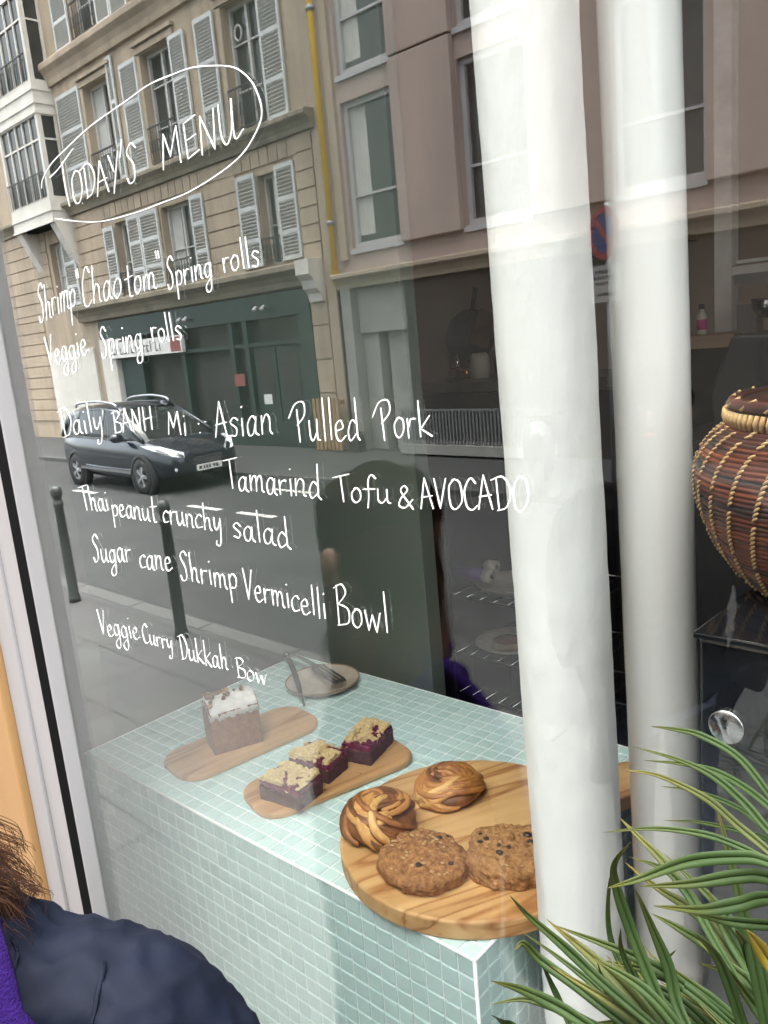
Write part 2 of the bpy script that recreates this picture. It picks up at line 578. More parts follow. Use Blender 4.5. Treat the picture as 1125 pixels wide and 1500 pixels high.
def board_material(name, c1, c2, c3, direction, scale=16, rings=5.0):
    """wood with long grain along a direction in the plane"""
    m = bpy.data.materials.new(name)
    nt, p = nodes(m)
    L = nt.links
    tc = nt.nodes.new('ShaderNodeTexCoord')
    mp = nt.nodes.new('ShaderNodeMapping')
    mp.vector_type = 'POINT'
    mp.inputs['Rotation'].default_value = (0, 0, -direction)
    L.new(tc.outputs['Object'], mp.inputs['Vector'])
    mp2 = nt.nodes.new('ShaderNodeMapping')
    mp2.inputs['Scale'].default_value = (0.9, 9.0, 9.0)
    L.new(mp.outputs[0], mp2.inputs['Vector'])
    n = nt.nodes.new('ShaderNodeTexNoise')
    n.inputs['Scale'].default_value = scale * 0.55
    n.inputs['Detail'].default_value = 4
    n.inputs['Distortion'].default_value = 0.6
    L.new(mp2.outputs[0], n.inputs['Vector'])
    n2 = nt.nodes.new('ShaderNodeTexNoise')
    n2.inputs['Scale'].default_value = scale * 0.16
    n2.inputs['Detail'].default_value = 3
    n2.inputs['Distortion'].default_value = 0.4
    L.new(mp2.outputs[0], n2.inputs['Vector'])
    fr_ = nt.nodes.new('ShaderNodeMath')
    fr_.operation = 'MULTIPLY'
    fr_.inputs[1].default_value = rings
    L.new(n2.outputs['Fac'], fr_.inputs[0])
    w = nt.nodes.new('ShaderNodeMath')
    w.operation = 'PINGPONG'
    w.inputs[1].default_value = 1.0
    L.new(fr_.outputs[0], w.inputs[0])
    r = nt.nodes.new('ShaderNodeValToRGB')
    e = r.color_ramp.elements
    e[0].position, e[0].color = 0.2, (*c1, 1)
    e[1].position, e[1].color = 0.75, (*c2, 1)
    x = e.new(1.0)
    x.color = (*c3, 1)
    L.new(w.outputs[0], r.inputs['Fac'])
    r2 = nt.nodes.new('ShaderNodeValToRGB')
    r2.color_ramp.elements[0].position = 0.3
    r2.color_ramp.elements[0].color = (0.84, 0.81, 0.78, 1)
    r2.color_ramp.elements[1].position = 0.7
    r2.color_ramp.elements[1].color = (1, 1, 1, 1)
    L.new(n.outputs['Fac'], r2.inputs['Fac'])
    mx = nt.nodes.new('ShaderNodeMix')
    mx.data_type = 'RGBA'
    mx.blend_type = 'MULTIPLY'
    mx.inputs['Factor'].default_value = 1.0
    L.new(r.outputs[0], mx.inputs['A'])
    L.new(r2.outputs[0], mx.inputs['B'])
    L.new(mx.outputs['Result'], p.inputs['Base Color'])
    p.inputs['Roughness'].default_value = 0.5
    b = nt.nodes.new('ShaderNodeBump')
    b.inputs['Strength'].default_value = 0.15
    b.inputs['Distance'].default_value = 0.001
    L.new(n.outputs['Fac'], b.inputs['Height'])
    L.new(b.outputs[0], p.inputs['Normal'])
    return m


def tile_material():
    """small glazed mosaic: each tile a little different (by its own cell), thin gloss"""
    m = bpy.data.materials.new('mint_glaze')
    nt, p = nodes(m)
    L = nt.links
    a = nt.nodes.new('ShaderNodeAttribute')
    a.attribute_name = 'tone'
    r = nt.nodes.new('ShaderNodeValToRGB')
    e = r.color_ramp.elements
    e[0].position, e[0].color = 0.0, (0.475, 0.625, 0.605, 1)
    e[1].position, e[1].color = 1.0, (0.59, 0.735, 0.715, 1)
    L.new(a.outputs['Fac'], r.inputs['Fac'])
    tc = nt.nodes.new('ShaderNodeTexCoord')
    n = nt.nodes.new('ShaderNodeTexNoise')
    n.inputs['Scale'].default_value = 130
    n.inputs['Detail'].default_value = 3
    L.new(tc.outputs['Object'], n.inputs['Vector'])
    mx = nt.nodes.new('ShaderNodeMix')
    mx.data_type = 'RGBA'
    mx.blend_type = 'SOFT_LIGHT'
    mx.inputs['Factor'].default_value = 0.25
    L.new(r.outputs[0], mx.inputs['A'])
    L.new(n.outputs['Color'], mx.inputs['B'])
    L.new(mx.outputs['Result'], p.inputs['Base Color'])
    p.inputs['Roughness'].default_value = 0.16
    p.inputs['Specular IOR Level'].default_value = 0.5
    b = nt.nodes.new('ShaderNodeBump')
    b.inputs['Strength'].default_value = 0.12
    b.inputs['Distance'].default_value = 0.002
    n3 = nt.nodes.new('ShaderNodeTexNoise')
    n3.inputs['Scale'].default_value = 55
    L.new(tc.outputs['Object'], n3.inputs['Vector'])
    L.new(n3.outputs['Fac'], b.inputs['Height'])
    L.new(b.outputs[0], p.inputs['Normal'])
    return m


def bun_material():
    m = bpy.data.materials.new('glazed_dough')
    nt, p = nodes(m)
    L = nt.links
    a = nt.nodes.new('ShaderNodeAttribute')
    a.attribute_name = 'tone'
    tc = nt.nodes.new('ShaderNodeTexCoord')
    n = nt.nodes.new('ShaderNodeTexNoise')
    n.inputs['Scale'].default_value = 55
    n.inputs['Detail'].default_value = 6
    L.new(tc.outputs['Object'], n.inputs['Vector'])
    ad = nt.nodes.new('ShaderNodeMath')
    ad.operation = 'MULTIPLY_ADD'
    ad.inputs[1].default_value = 0.5
    L.new(n.outputs['Fac'], ad.inputs[0])
    L.new(a.outputs['Fac'], ad.inputs[2])
    r = nt.nodes.new('ShaderNodeValToRGB')
    e = r.color_ramp.elements
    e[0].position, e[0].color = 0.22, (0.075, 0.028, 0.011, 1)
    e[1].position, e[1].color = 1.12, (0.70, 0.42, 0.15, 1)
    for q, c in ((0.5, (0.30, 0.11, 0.028)), (0.72, (0.47, 0.20, 0.05)), (0.9, (0.58, 0.29, 0.085))):
        x = e.new(q)
        x.color = (*c, 1)
    L.new(ad.outputs[0], r.inputs['Fac'])
    L.new(r.outputs[0], p.inputs['Base Color'])
    p.inputs['Roughness'].default_value = 0.5
    p.inputs['Coat Weight'].default_value = 0.12
    p.inputs['Coat Roughness'].default_value = 0.2
    b = nt.nodes.new('ShaderNodeBump')
    b.inputs['Strength'].default_value = 0.5
    b.inputs['Distance'].default_value = 0.0015
    n3 = nt.nodes.new('ShaderNodeTexNoise')
    n3.inputs['Scale'].default_value = 170
    n3.inputs['Detail'].default_value = 5
    L.new(tc.outputs['Object'], n3.inputs['Vector'])
    L.new(n3.outputs['Fac'], b.inputs['Height'])
    L.new(b.outputs[0], p.inputs['Normal'])
    return m


def leaf_material(name, c1, c2, tip):
    """narrow leaf: streaks along its length, drier towards the tip ('along' is 0 at the tip)"""
    m = bpy.data.materials.new(name)
    nt, p = nodes(m)
    L = nt.links
    a = nt.nodes.new('ShaderNodeAttribute')
    a.attribute_name = 'along'
    r = nt.nodes.new('ShaderNodeValToRGB')
    e = r.color_ramp.elements
    e[0].position, e[0].color = 0.0, (0.05, 0.022, 0.008, 1)
    e[1].position, e[1].color = 0.42, (*c1, 1)
    x = e.new(0.05)
    x.color = (*tip, 1)
    x = e.new(0.16)
    x.color = tuple((u + v) / 2 for u, v in zip(tip, c1)) + (1,)
    L.new(a.outputs['Fac'], r.inputs['Fac'])
    tc = nt.nodes.new('ShaderNodeTexCoord')
    n = nt.nodes.new('ShaderNodeTexNoise')
    n.inputs['Scale'].default_value = 90
    n.inputs['Detail'].default_value = 4
    L.new(tc.outputs['Object'], n.inputs['Vector'])
    mx = nt.nodes.new('ShaderNodeMix')
    mx.data_type = 'RGBA'
    ac = nt.nodes.new('ShaderNodeAttribute')
    ac.attribute_name = 'across'
    sn = nt.nodes.new('ShaderNodeMath')
    sn.operation = 'MULTIPLY'
    sn.inputs[1].default_value = 31.0
    L.new(ac.outputs['Fac'], sn.inputs[0])
    s2 = nt.nodes.new('ShaderNodeMath')
    s2.operation = 'SINE'
    L.new(sn.outputs[0], s2.inputs[0])
    s3 = nt.nodes.new('ShaderNodeMath')
    s3.operation = 'MULTIPLY_ADD'
    s3.inputs[1].default_value = 0.05
    L.new(s2.outputs[0], s3.inputs[0])
    L.new(n.outputs['Fac'], s3.inputs[2])
    s3.use_clamp = True
    L.new(s3.outputs[0], mx.inputs['Factor'])
    L.new(r.outputs[0], mx.inputs['A'])
    mx.inputs['B'].default_value = (*c2, 1)
    L.new(mx.outputs['Result'], p.inputs['Base Color'])
    p.inputs['Roughness'].default_value = 0.6
    p.inputs['Specular IOR Level'].default_value = 0.15
    return m


def basket_material():
    m = bpy.data.materials.new('woven_cane')
    nt, p = nodes(m)
    L = nt.links
    tc = nt.nodes.new('ShaderNodeTexCoord')
    mp = nt.nodes.new('ShaderNodeMapping')
    mp.inputs['Scale'].default_value = (7, 7, 190)
    L.new(tc.outputs['Object'], mp.inputs['Vector'])
    n = nt.nodes.new('ShaderNodeTexNoise')
    n.inputs['Scale'].default_value = 1.0
    n.inputs['Detail'].default_value = 3
    L.new(mp.outputs[0], n.inputs['Vector'])
    r = nt.nodes.new('ShaderNodeValToRGB')
    e = r.color_ramp.elements
    e[0].position, e[0].color = 0.36, (0.010, 0.005, 0.004, 1)
    e[1].position, e[1].color = 0.72, (0.26, 0.075, 0.02, 1)
    x = e.new(0.46)
    x.color = (0.06, 0.012, 0.006, 1)
    x = e.new(0.58)
    x.color = (0.15, 0.032, 0.011, 1)
    L.new(n.outputs['Fac'], r.inputs['Fac'])
    L.new(r.outputs[0], p.inputs['Base Color'])
    p.inputs['Roughness'].default_value = 0.4
    return m


def set_tone(o, f):
    """per-face attribute used by the tile and dough materials"""
    me = o.data
    at = me.attributes.new('tone', 'FLOAT', 'FACE')
    at.data.foreach_set('value', [f(p) for p in me.polygons])


M_['glass'] = glass_material()
M_['ink'] = ink_material()
M_['paving'] = paving_material()
M_['tile'] = tile_material()
M_['bun'] = bun_material()
M_['basket'] = basket_material()
M_['leaf_green'] = leaf_material('palm_green', (0.008, 0.021, 0.0045), (0.020, 0.036, 0.008), (0.060, 0.050, 0.008))
M_['leaf_olive'] = leaf_material('palm_olive', (0.024, 0.034, 0.008), (0.040, 0.046, 0.013), (0.10, 0.075, 0.011))
M_['leaf_yellow'] = leaf_material('palm_yellow', (0.17, 0.12, 0.012), (0.14, 0.115, 0.015), (0.20, 0.13, 0.015))
M_['oak_a'] = board_material('pale_board_wood', (0.58, 0.34, 0.165), (0.50, 0.275, 0.125), (0.38, 0.19, 0.078), radians(83))
M_['oak_b'] = board_material('warm_board_wood', (0.57, 0.32, 0.14), (0.49, 0.26, 0.105), (0.37, 0.18, 0.068), radians(76))
M_['pine'] = board_material('pine_board_wood', (0.66, 0.41, 0.185), (0.58, 0.33, 0.135), (0.36, 0.15, 0.045), radians(66), 11, 9.0)

# ================================================================ the street
FY = -9.95                      # face of the buildings across the street


def F(x, d, z):
    """facade coordinates: d metres out from the opposite facade towards the street"""
    return (x, FY + d, z)


def fbox(mb, x0, x1, z0, z1, d0, d1):
    return mb.box((x0, FY + d0, z0), (x1, FY + d1, z1))


# ground: one sheet to the horizon, then road, pavements and kerbs on it
g = MB()
g.add([(-300, -300, -0.13), (300, -300, -0.13), (300, 300, -0.13), (-300, 300, -0.13)], [(0, 1, 2, 3)])
structure(g.build('ground', M_['asphalt']))
structure(MB().box((-70, -7.45, -0.12), (60, -2.73, -0.08)).build('road', M_['asphalt']))
structure(MB().box((-70, -2.58, -0.12), (60, 0.55, 0.0)).build('near_pavement', M_['paving']))
structure(MB().box((-70, -9.95, -0.12), (60, -7.6, 0.0)).build('far_pavement', M_['paving']))
k = MB()
for i in range(-66, 56):
    k.box((i + 0.004, -2.73, -0.12), (i + 0.996, -2.582, 0.004))
structure(k.build('near_kerb', M_['kerb_granite'], bevel=0.012))
k = MB()
for i in range(-66, 56):
    k.box((i + 0.004, -7.598, -0.12), (i + 0.996, -7.45, 0.004))
structure(k.build('far_kerb', M_['kerb_granite'], bevel=0.012))
k = MB()
for x in (-16.4, -13.2, -9.75, -8.6, -6.2):
    k.box((x, -5.66, -0.0798), (x + 0.75, -5.56, -0.076))
k.box((-9.5, -6.95, -0.0798), (-8.6, -6.85, -0.076))
structure(k.build('road_marking', M_['road_paint']))


def wall_holes(mb, x0, x1, z0, z1, holes, front=0.0, depth=0.3):
    """a wall with real openings: solid boxes round the holes, butted edge to edge"""
    xs = sorted({x0, x1} | {h[0] for h in holes} | {h[1] for h in holes})
    for a, b in zip(xs, xs[1:]):
        cut = sorted([(h[2], h[3]) for h in holes if h[0] <= a + 1e-6 and h[1] >= b - 1e-6])
        z = z0
        for c0, c1 in cut:
            if c0 > z + 1e-6:
                fbox(mb, a, b, z, c0, front - depth, front)
            z = max(z, c1)
        if z < z1 - 1e-6:
            fbox(mb, a, b, z, z1, front - depth, front)
    return mb


def casement(par_, x0, x1, z0, z1, d=-0.16, mull=1, bars=(0.33,), paint='window_paint', curtain=False, w=0.06):
    """window > frame with glazing bars, pane, curtain"""
    m = MB()
    fbox(m, x0, x1, z0, z1, d - 0.10, d - 0.07)
    win = m.build('window', M_['street_glass'], par_)
    f = MB()
    fbox(f, x0, x0 + w, z0, z1, d - 0.068, d)
    fbox(f, x1 - w, x1, z0, z1, d - 0.068, d)
    fbox(f, x0 + w, x1 - w, z0, z0 + w, d - 0.066, d - 0.002)
    fbox(f, x0 + w, x1 - w, z1 - w, z1, d - 0.066, d - 0.002)
    for i in range(mull):
        xm = x0 + (x1 - x0) * (i + 1) / (mull + 1)
        fbox(f, xm - w * 0.55, xm + w * 0.55, z0 + w, z1 - w, d - 0.064, d - 0.004)
    for b in bars:
        zb = z0 + (z1 - z0) * b
        fbox(f, x0 + w, x1 - w, zb - w * 0.22, zb + w * 0.22, d - 0.062, d - 0.008)
    f.build('frame', M_[paint], win)
    if curtain:
        c = MB()
        fbox(c, x0 + w, x0 + (x1 - x0) * 0.36, z0 + 0.2, z1 - w, d - 0.069, d - 0.067)
        c.build('curtain', M_['curtain'], win)
    return win


def shutter(par_, x0, x1, z0, z1, d=0.03, swing=0.0):
    """louvred shutter leaf folded back on the wall"""
    m = MB()
    t = 0.04
    s = 0.055
    M = rot(swing, 'Z', F(x0 if swing > 0 else x1, d, 0)) if swing else None

    def bx(a, b, c, e, p, q):
        m.box((a, FY + p, c), (b, FY + q, e), M)
    bx(x0, x0 + s, z0, z1, d, d + t)
    bx(x1 - s, x1, z0, z1, d, d + t)
    hgt = z1 - z0
    rails = [z0, z0 + hgt * 0.27, z0 + hgt * 0.62, z1 - 0.08]
    for r in rails:
        bx(x0 + s, x1 - s, r, r + 0.08, d + 0.002, d + t - 0.002)
    for a, b in zip(rails, rails[1:]):
        n = max(3, int((b - a - 0.08) / 0.062))
        for i in range(n):
            z = a + 0.08 + (b - a - 0.08) * (i + 0.5) / n
            Ml = rot(radians(38), 'X', F((x0 + x1) / 2, d + t / 2, z))
            if M is not None:
                Ml = M @ Ml
            m.box((x0 + s, FY + d + t / 2 - 0.026, z - 0.005), (x1 - s, FY + d + t / 2 + 0.026, z + 0.005), Ml)
    return m.build('shutter', M_['shutter_paint'], par_)


def railing(par_, x0, x1, z0, h=0.75, d=0.04):
    m = MB()
    fbox(m, x0, x1, z0 + h - 0.03, z0 + h, d, d + 0.035)
    fbox(m, x0, x1, z0 + 0.06, z0 + 0.085, d + 0.004, d + 0.03)
    n = max(4, int((x1 - x0) / 0.1))
    for i in range(n + 1):
        x = x0 + (x1 - x0) * i / n
        m.tube([F(x, d + 0.017, z0 + 0.07), F(x, d + 0.017, z0 + h - 0.02)], 0.009, 6)
    for i in range(n):
        x = x0 + (x1 - x0) * (i + 0.5) / n
        pts = [F(x + 0.035 * cos(a), d + 0.017, z0 + h * 0.5 + 0.12 * sin(a)) for a in [2 * pi * k / 10 for k in range(11)]]
        m.tube(pts, 0.007, 5, cap=False)
    return m.build('balcony_railing', M_['dark_iron'], par_)


def cornice(par_, x0, x1, z0, z1, out, m='cornice_stone'):
    """moulded ledge: profile extruded along the wall"""
    h = z1 - z0
    pr = [(-0.01, z0), (out * 0.35, z0), (out * 0.42, z0 + h * 0.25), (out * 0.62, z0 + h * 0.5), (out * 0.95, z0 + h * 0.68),
          (out, z0 + h * 0.72), (out, z0 + h * 0.93), (out * 0.9, z1), (-0.01, z1)]
    mb = MB()
    mb.prism([(FY + a, b) for a, b in pr], x0, x1, 'x')
    return mb.build('cornice', M_[m], par_)


# ---- the old stone apartment house
HX0, HX1 = -32.0, -11.15
stone = thing('stone_apartment_house', F(-21, 0, 0), 'old beige stone apartment house with louvred shutters mirrored in the left of the window', 'building')
cols = [(-18.7, -17.6), (-16.17, -15.07), (-13.28, -12.25)]
holes = [(-19.65, -11.62, 0.0, 3.02)]
for a, b in cols:
    holes += [(a, b, 5.98, 8.2), (a, b, 9.15, 11.3), (a, b, 12.3, 14.2)]
first = [(-18.2, -17.6), (-16.2, -15.05), (-12.78, -12.22), (-21.7, -20.95)]
for a, b in first:
    holes.append((a, b, 3.52, 5.15))
for a, b in ((-27.0, -25.9), (-30.0, -28.9)):
    for z0, z1 in ((3.52, 5.15), (5.98, 8.2), (9.15, 11.3), (12.3, 14.2)):
        holes.append((a, b, z0, z1))
    holes.append((a, b, 0.9, 2.7))
wall_holes(MB(), HX0, HX1, 0, 15.2, holes, 0, 0.3).build('wall', M_['beige_stone'], stone)
bk = MB()
fbox(bk, HX0, HX1, 0, 15.2, -0.9, -0.35)
bk.build('inner_wall', M_['room_paint'], stone)
# rusticated courses of dressed stone (grooves between them are real gaps)


def courses(x0, x1, z0, z1, step=0.31, gap=0.03, out=0.035):
    ru = MB()
    z = z0
    while z < z1 - 0.1:
        zt = min(z + step - gap, z1)
        fbox(ru, x0, x1, z, zt, 0.0, out)
        z += step
    ru.build('rusticated_stone', M_['beige_stone'], stone)


for a, b in ((-11.64, -11.16), (-14.5, -13.42), (-17.0 + 0.72, -16.26), (-20.1, -18.78), (-24.6, -21.85)):
    courses(a, b, 3.46, 5.6)
courses(-24.6, -22.75, 0.5, 3.44)
courses(HX0 + 0.1, -30.2, 0.5, 5.6)
courses(-28.7, -27.2, 0.5, 5.6)
courses(-11.6, -11.16, 0.45, 2.9, step=0.62)
for a, b in cols:
    vo = MB()
    n = 9
    for i in range(n):
        x0 = a - 0.7 + (b - a + 1.4) * i / n
        fbox(vo, x0 + 0.012, x0 + (b - a + 1.4) / n - 0.012, 5.3, 5.6, 0.0, 0.03)
    vo.build('lintel_stones', M_['beige_stone'], stone)
cornice(stone, HX0, -11.02, 5.62, 5.93, 0.26)
cornice(stone, -20.5, -11.2, 3.04, 3.44, 0.34)
cornice(stone, HX0, -11.05, 8.6, 9.1, 0.24, 'beige_stone')
cornice(stone, HX0, -11.02, 11.75, 12.1, 0.24)
br = MB()
br.prism([(FY + a, b) for a, b in [(0.0, 2.72), (0.10, 2.72), (0.13, 2.86), (0.22, 2.95), (0.26, 3.1), (0.37, 3.2), (0.37, 3.46), (0.0, 3.46)]], -11.55, -11.19, 'x')
br.build('cornice_bracket', M_['oriel_plaster'], stone)
for a, b in cols:
    lt = MB()
    fbox(lt, a - 0.16, b + 0.22, 8.22, 8.34, 0.0, 0.05)
    fbox(lt, a - 0.20, b + 0.26, 8.37, 8.44, 0.0, 0.10)
    fbox(lt, a - 0.14, a, 5.98, 8.2, 0.0, 0.03)
    fbox(lt, b, b + 0.12, 5.98, 8.2, 0.0, 0.03)
    lt.build('window_surround', M_['beige_stone'], stone)
for i, (a, b) in enumerate(cols):
    casement(stone, a, b, 5.98, 8.2, bars=(0.34, 0.7), curtain=(i == 0))
    railing(stone, a, b, 5.98, 0.78)
    casement(stone, a, b, 9.15, 11.3, bars=(0.34, 0.7))
    railing(stone, a, b, 9.15, 0.8)
    casement(stone, a, b, 12.3, 14.2)
for a, b in first[:3]:
    casement(stone, a, b, 3.52, 5.15, bars=(0.45,), mull=1, curtain=(a == -16.2), w=0.055)
    railing(stone, a, b, 3.52, 0.5)
casement(stone, -21.7, -20.95, 3.52, 5.15, bars=(0.5,), curtain=True)
for a, b in ((-27.0, -25.9), (-30.0, -28.9)):
    for z0, z1 in ((3.52, 5.15), (5.98, 8.2), (9.15, 11.3), (12.3, 14.2), (0.9, 2.7)):
        casement(stone, a, b, z0, z1)
# round vent in the third window of the second floor
vt = MB()
pts = [F(-13.02 + 0.10 * cos(t), -0.145, 7.72 + 0.13 * sin(t)) for t in [2 * pi * k / 20 for k in range(21)]]
vt.tube(pts, 0.022, 6, cap=False)
vt.build('window_vent', M_['window_paint'], stone)
# shutters, leaf by leaf
for x0, x1, z0, z1, sw in [
        (-20.0, -18.86, 5.98, 8.3, 0.0), (-17.5, -17.25, 5.98, 8.5, 0.0),
        (-16.98, -16.3, 5.97, 8.2, 0), (-15.02, -14.48, 5.97, 8.2, 0),
        (-14.12, -13.5, 5.97, 8.22, 0), (-12.2, -11.62, 5.97, 8.22, 0),
        (-18.7, -18.22, 3.52, 5.1, 0), (-17.58, -17.05, 3.52, 5.18, 0), (-17.03, -16.28, 3.52, 5.18, 0),
        (-15.0, -14.54, 3.6, 5.18, 0), (-13.38, -12.8, 3.52, 5.22, 0), (-12.2, -11.66, 3.54, 5.22, 0),
        (-19.55, -18.82, 9.15, 11.3, 0), (-17.58, -17.0, 9.15, 11.3, 0), (-16.98, -16.3, 9.12, 11.3, 0),
        (-15.02, -14.4, 9.12, 11.3, 0), (-14.0, -13.35, 9.12, 11.3, 0), (-12.2, -11.6, 9.12, 11.3, 0),
        (-20.92, -20.3, 3.5, 5.13, 0), (-27.7, -27.05, 5.97, 8.2, 0), (-25.85, -25.2, 5.97, 8.2, 0)]:
    shutter(stone, x0, x1, z0, z1)
# oriel: a two-storey glazed bay on brackets
ox0, ox1, op = -22.5, -20.2, 0.5
orl = MB()
for z0, z1 in ((5.48, 6.1), (7.95, 8.75), (10.6, 11.4)):
    fbox(orl, ox0, ox1, z0, z1, 0.0, op)
for z in (5.48, 5.75, 7.98, 8.2, 8.5):
    fbox(orl, ox0 - 0.02, ox1 + 0.025, z, z + 0.05, 0.01, op + 0.03)
for z0, z1 in ((6.1, 7.95), (8.75, 10.6)):
    fbox(orl, ox0, ox0 + 0.12, z0, z1, op - 0.12, op)
    fbox(orl, ox1 - 0.10, ox1, z0, z1, op - 0.12, op)
    fbox(orl, ox1 - 0.10, ox1, z0, z1, 0.0, 0.06)
orb = orl.build('oriel_bay', M_['oriel_plaster'], stone)
og = MB()
of = MB()
for z0, z1 in ((6.1, 7.95), (8.75, 10.6)):
    fbox(og, ox0 + 0.12, ox1 - 0.10, z0, z1, op - 0.08, op - 0.06)
    fbox(og, ox1 - 0.06, ox1 - 0.04, z0, z1, 0.06, op - 0.12)
    for i in range(1, 5):
        x = ox0 + 0.12 + (ox1 - ox0 - 0.22) * i / 5
        fbox(of, x - 0.02, x + 0.02, z0, z1, op - 0.058, op - 0.02)
    fbox(of, ox0 + 0.12, ox1 - 0.10, z0 + 1.3, z0 + 1.345, op - 0.057, op - 0.024)
    fbox(of, ox1 - 0.038, ox1 - 0.01, z0 + 1.3, z0 + 1.345, 0.06, op - 0.12)
og.build('pane', M_['street_glass'], orb)
of.build('glazing_bars', M_['oriel_plaster'], orb)
for z0 in (6.1, 8.75):
    orr = MB()
    n = 18
    fbox(orr, ox0 + 0.1, ox1 - 0.1, z0 + 0.55, z0 + 0.58, op + 0.02, op + 0.045)
    for i in range(n + 1):
        x = ox0 + 0.12 + (ox1 - ox0 - 0.24) * i / n
        orr.tube([F(x, op + 0.03, z0 - 0.05), F(x, op + 0.03, z0 + 0.56)], 0.008, 5)
    orr.build('railing', M_['dark_iron'], orb)
for x in (ox0 + 0.02, ox1 - 0.28):
    ob = MB()
    ob.prism([(FY + 0.0, 4.45), (FY + 0.0, 5.48), (FY + op - 0.03, 5.48), (FY + 0.3, 5.1)], x, x + 0.3, 'x')
    ob.build('oriel_bracket', M_['oriel_plaster'], orb)
# roof
rf = MB()
rf.prism([(FY - 0.9, 15.2), (FY + 0.35, 15.2), (FY + 0.35, 15.45), (FY - 0.9, 17.6), (FY - 8, 17.6), (FY - 8, 15.2)], HX0, HX1, 'x')
rf.build('roof', M_['zinc'], stone)
# dark green shop front
sf = MB()
fbox(sf, -19.65, -11.62, 2.55, 3.0, -0.12, 0.06)
fbox(sf, -19.65, -11.62, 0.0, 0.5, -0.12, 0.05)
for x in (-17.95, -16.1, -14.25, -13.75, -12.0):
    fbox(sf, x, x + 0.14, 0.5, 2.55, -0.12, 0.045)
fbox(sf, -11.86, -11.62, 0.5, 2.55, -0.12, 0.045)
fbox(sf, -19.65, -11.62, 2.02, 2.10, -0.10, 0.03)
shopf = sf.build('shopfront', M_['shopfront_green'], stone)
wg = MB()
fbox(wg, -17.9, -12.0, 0.5, 2.55, -0.16, -0.13)
wg.build('pane', M_['street_glass'], shopf)
sg = MB()
fbox(sg, -19.15, -15.85, 2.06, 2.44, 0.07, 0.16)
sg.build('sign_board', M_['sign_white'], shopf)
random.seed(3)
sl = MB()
x = -18.9
while x < -16.6:
    w = random.uniform(0.08, 0.16)
    fbox(sl, x, x + 0.035, 2.14, 2.14 + random.choice((0.16, 0.24)), 0.161, 0.165)
    if random.random() < 0.6:
        fbox(sl, x + 0.037, x + w, 2.14, 2.17, 0.161, 0.165)
    if random.random() < 0.5:
        fbox(sl, x + 0.037, x + w, 2.27, 2.30, 0.161, 0.165)
    x += w + 0.06
sl.build('sign_marks', M_['dark_iron'], shopf)
b2 = MB()
fbox(b2, -16.3, -15.9, 2.09, 2.41, 0.161, 0.166)
b2.build('sign_patch', M_['faded_red'], shopf)
dr = MB()
fbox(dr, -13.55, -12.86, 0.12, 2.0, -0.09, -0.02)
fbox(dr, -12.82, -12.05, 0.12, 2.0, -0.09, -0.02)
door = dr.build('door', M_['shopfront_green'], shopf)
dg = MB()
fbox(dg, -13.43, -12.98, 0.9, 1.9, -0.018, -0.012)
fbox(dg, -12.70, -12.17, 0.9, 1.9, -0.018, -0.012)
dg.build('pane', M_['street_glass'], shopf)
nt_ = MB()
fbox(nt_, -13.36, -13.1, 0.86, 1.06, -0.01, -0.006)
nt_.build('notice', M_['paper'], shopf)
nr = MB()
fbox(nr, -14.2, -13.85, 1.25, 1.5, 0.05, 0.055)
nr.build('poster', M_['faded_red'], shopf)
for x in (-15.6, -12.9):
    lm = MB()
    for q in (-0.12, 0.12):
        lm.tube([F(x + q, 0.06, 2.72), F(x + q, 0.2, 2.78), F(x + q, 0.26, 2.70)], [0.02, 0.025, 0.06], 8)
    lm.build('spotlight', M_['aluminium'], shopf)
pl = MB()
fbox(pl, -19.65, -18.95, 0.0, 2.55, -0.1, 0.10)
fbox(pl, -22.7, -21.0 + 0.9, 0.0, 2.4, 0.0, 0.06)
pl.build('pilaster', M_['oriel_plaster'], stone)
ds = MB()
fbox(ds, -18.9, -18.0, 0.1, 2.0, -0.12, -0.02)
ds.build('side_door', M_['shopfront_green'], stone)

# ---- yellow gas pipe between the houses
gp = thing('gas_pipe', F(-10.8, 0.1, 2.96), 'tall yellow pipe running up the wall between the stone house and the pink house', 'pipe')
MB().tube([F(-10.79, 0.1, 2.96), F(-10.78, 0.1, 14.8)], 0.055, 12).build('pipe', M_['yellow_paint'], gp)
for z in (3.95, 7.35, 10.5):
    MB().tube([F(-10.786, 0.1, z), F(-10.786, 0.1, z + 0.08)], 0.078, 12).build('collar', M_['zinc'], gp)

# ---- the pink rendered house
PX0, PX1 = -11.15, 14.0
pink = thing('pink_apartment_house', F(0, 0, 0), 'modern pinkish rendered apartment house with tall metal windows mirrored in the right of the window', 'building')
wl = MB()
fbox(wl, PX0, -10.5, 3.02, 15.0, -0.3, -0.02)
ph = []
x = -10.42
bays = []
while x < 12:
    bays.append(x)
    ph.append((x, x + 1.22, 3.52, 5.85))
    for k_ in range(1, 4):
        ph.append((x, x + 1.22, 3.52 + 2.75 * k_, 5.85 + 2.75 * k_))
    x += 2.48
wall_holes(wl, -10.5, PX1, 3.02, 15.0, ph, -0.02, 0.28)
wl.build('wall', M_['pink_render'], pink)
bk = MB()
fbox(bk, PX0, PX1, 0, 15.0, -0.9, -0.4)
bk.build('inner_wall', M_['room_paint'], pink)
qs = MB()
fbox(qs, PX0 + 0.01, -10.9, 0, 15.0, -0.019, 0.02)
fbox(qs, -10.68, -10.50, 3.34, 15.0, -0.019, 0.05)
qs.build('pilaster', M_['tan_render'], pink)
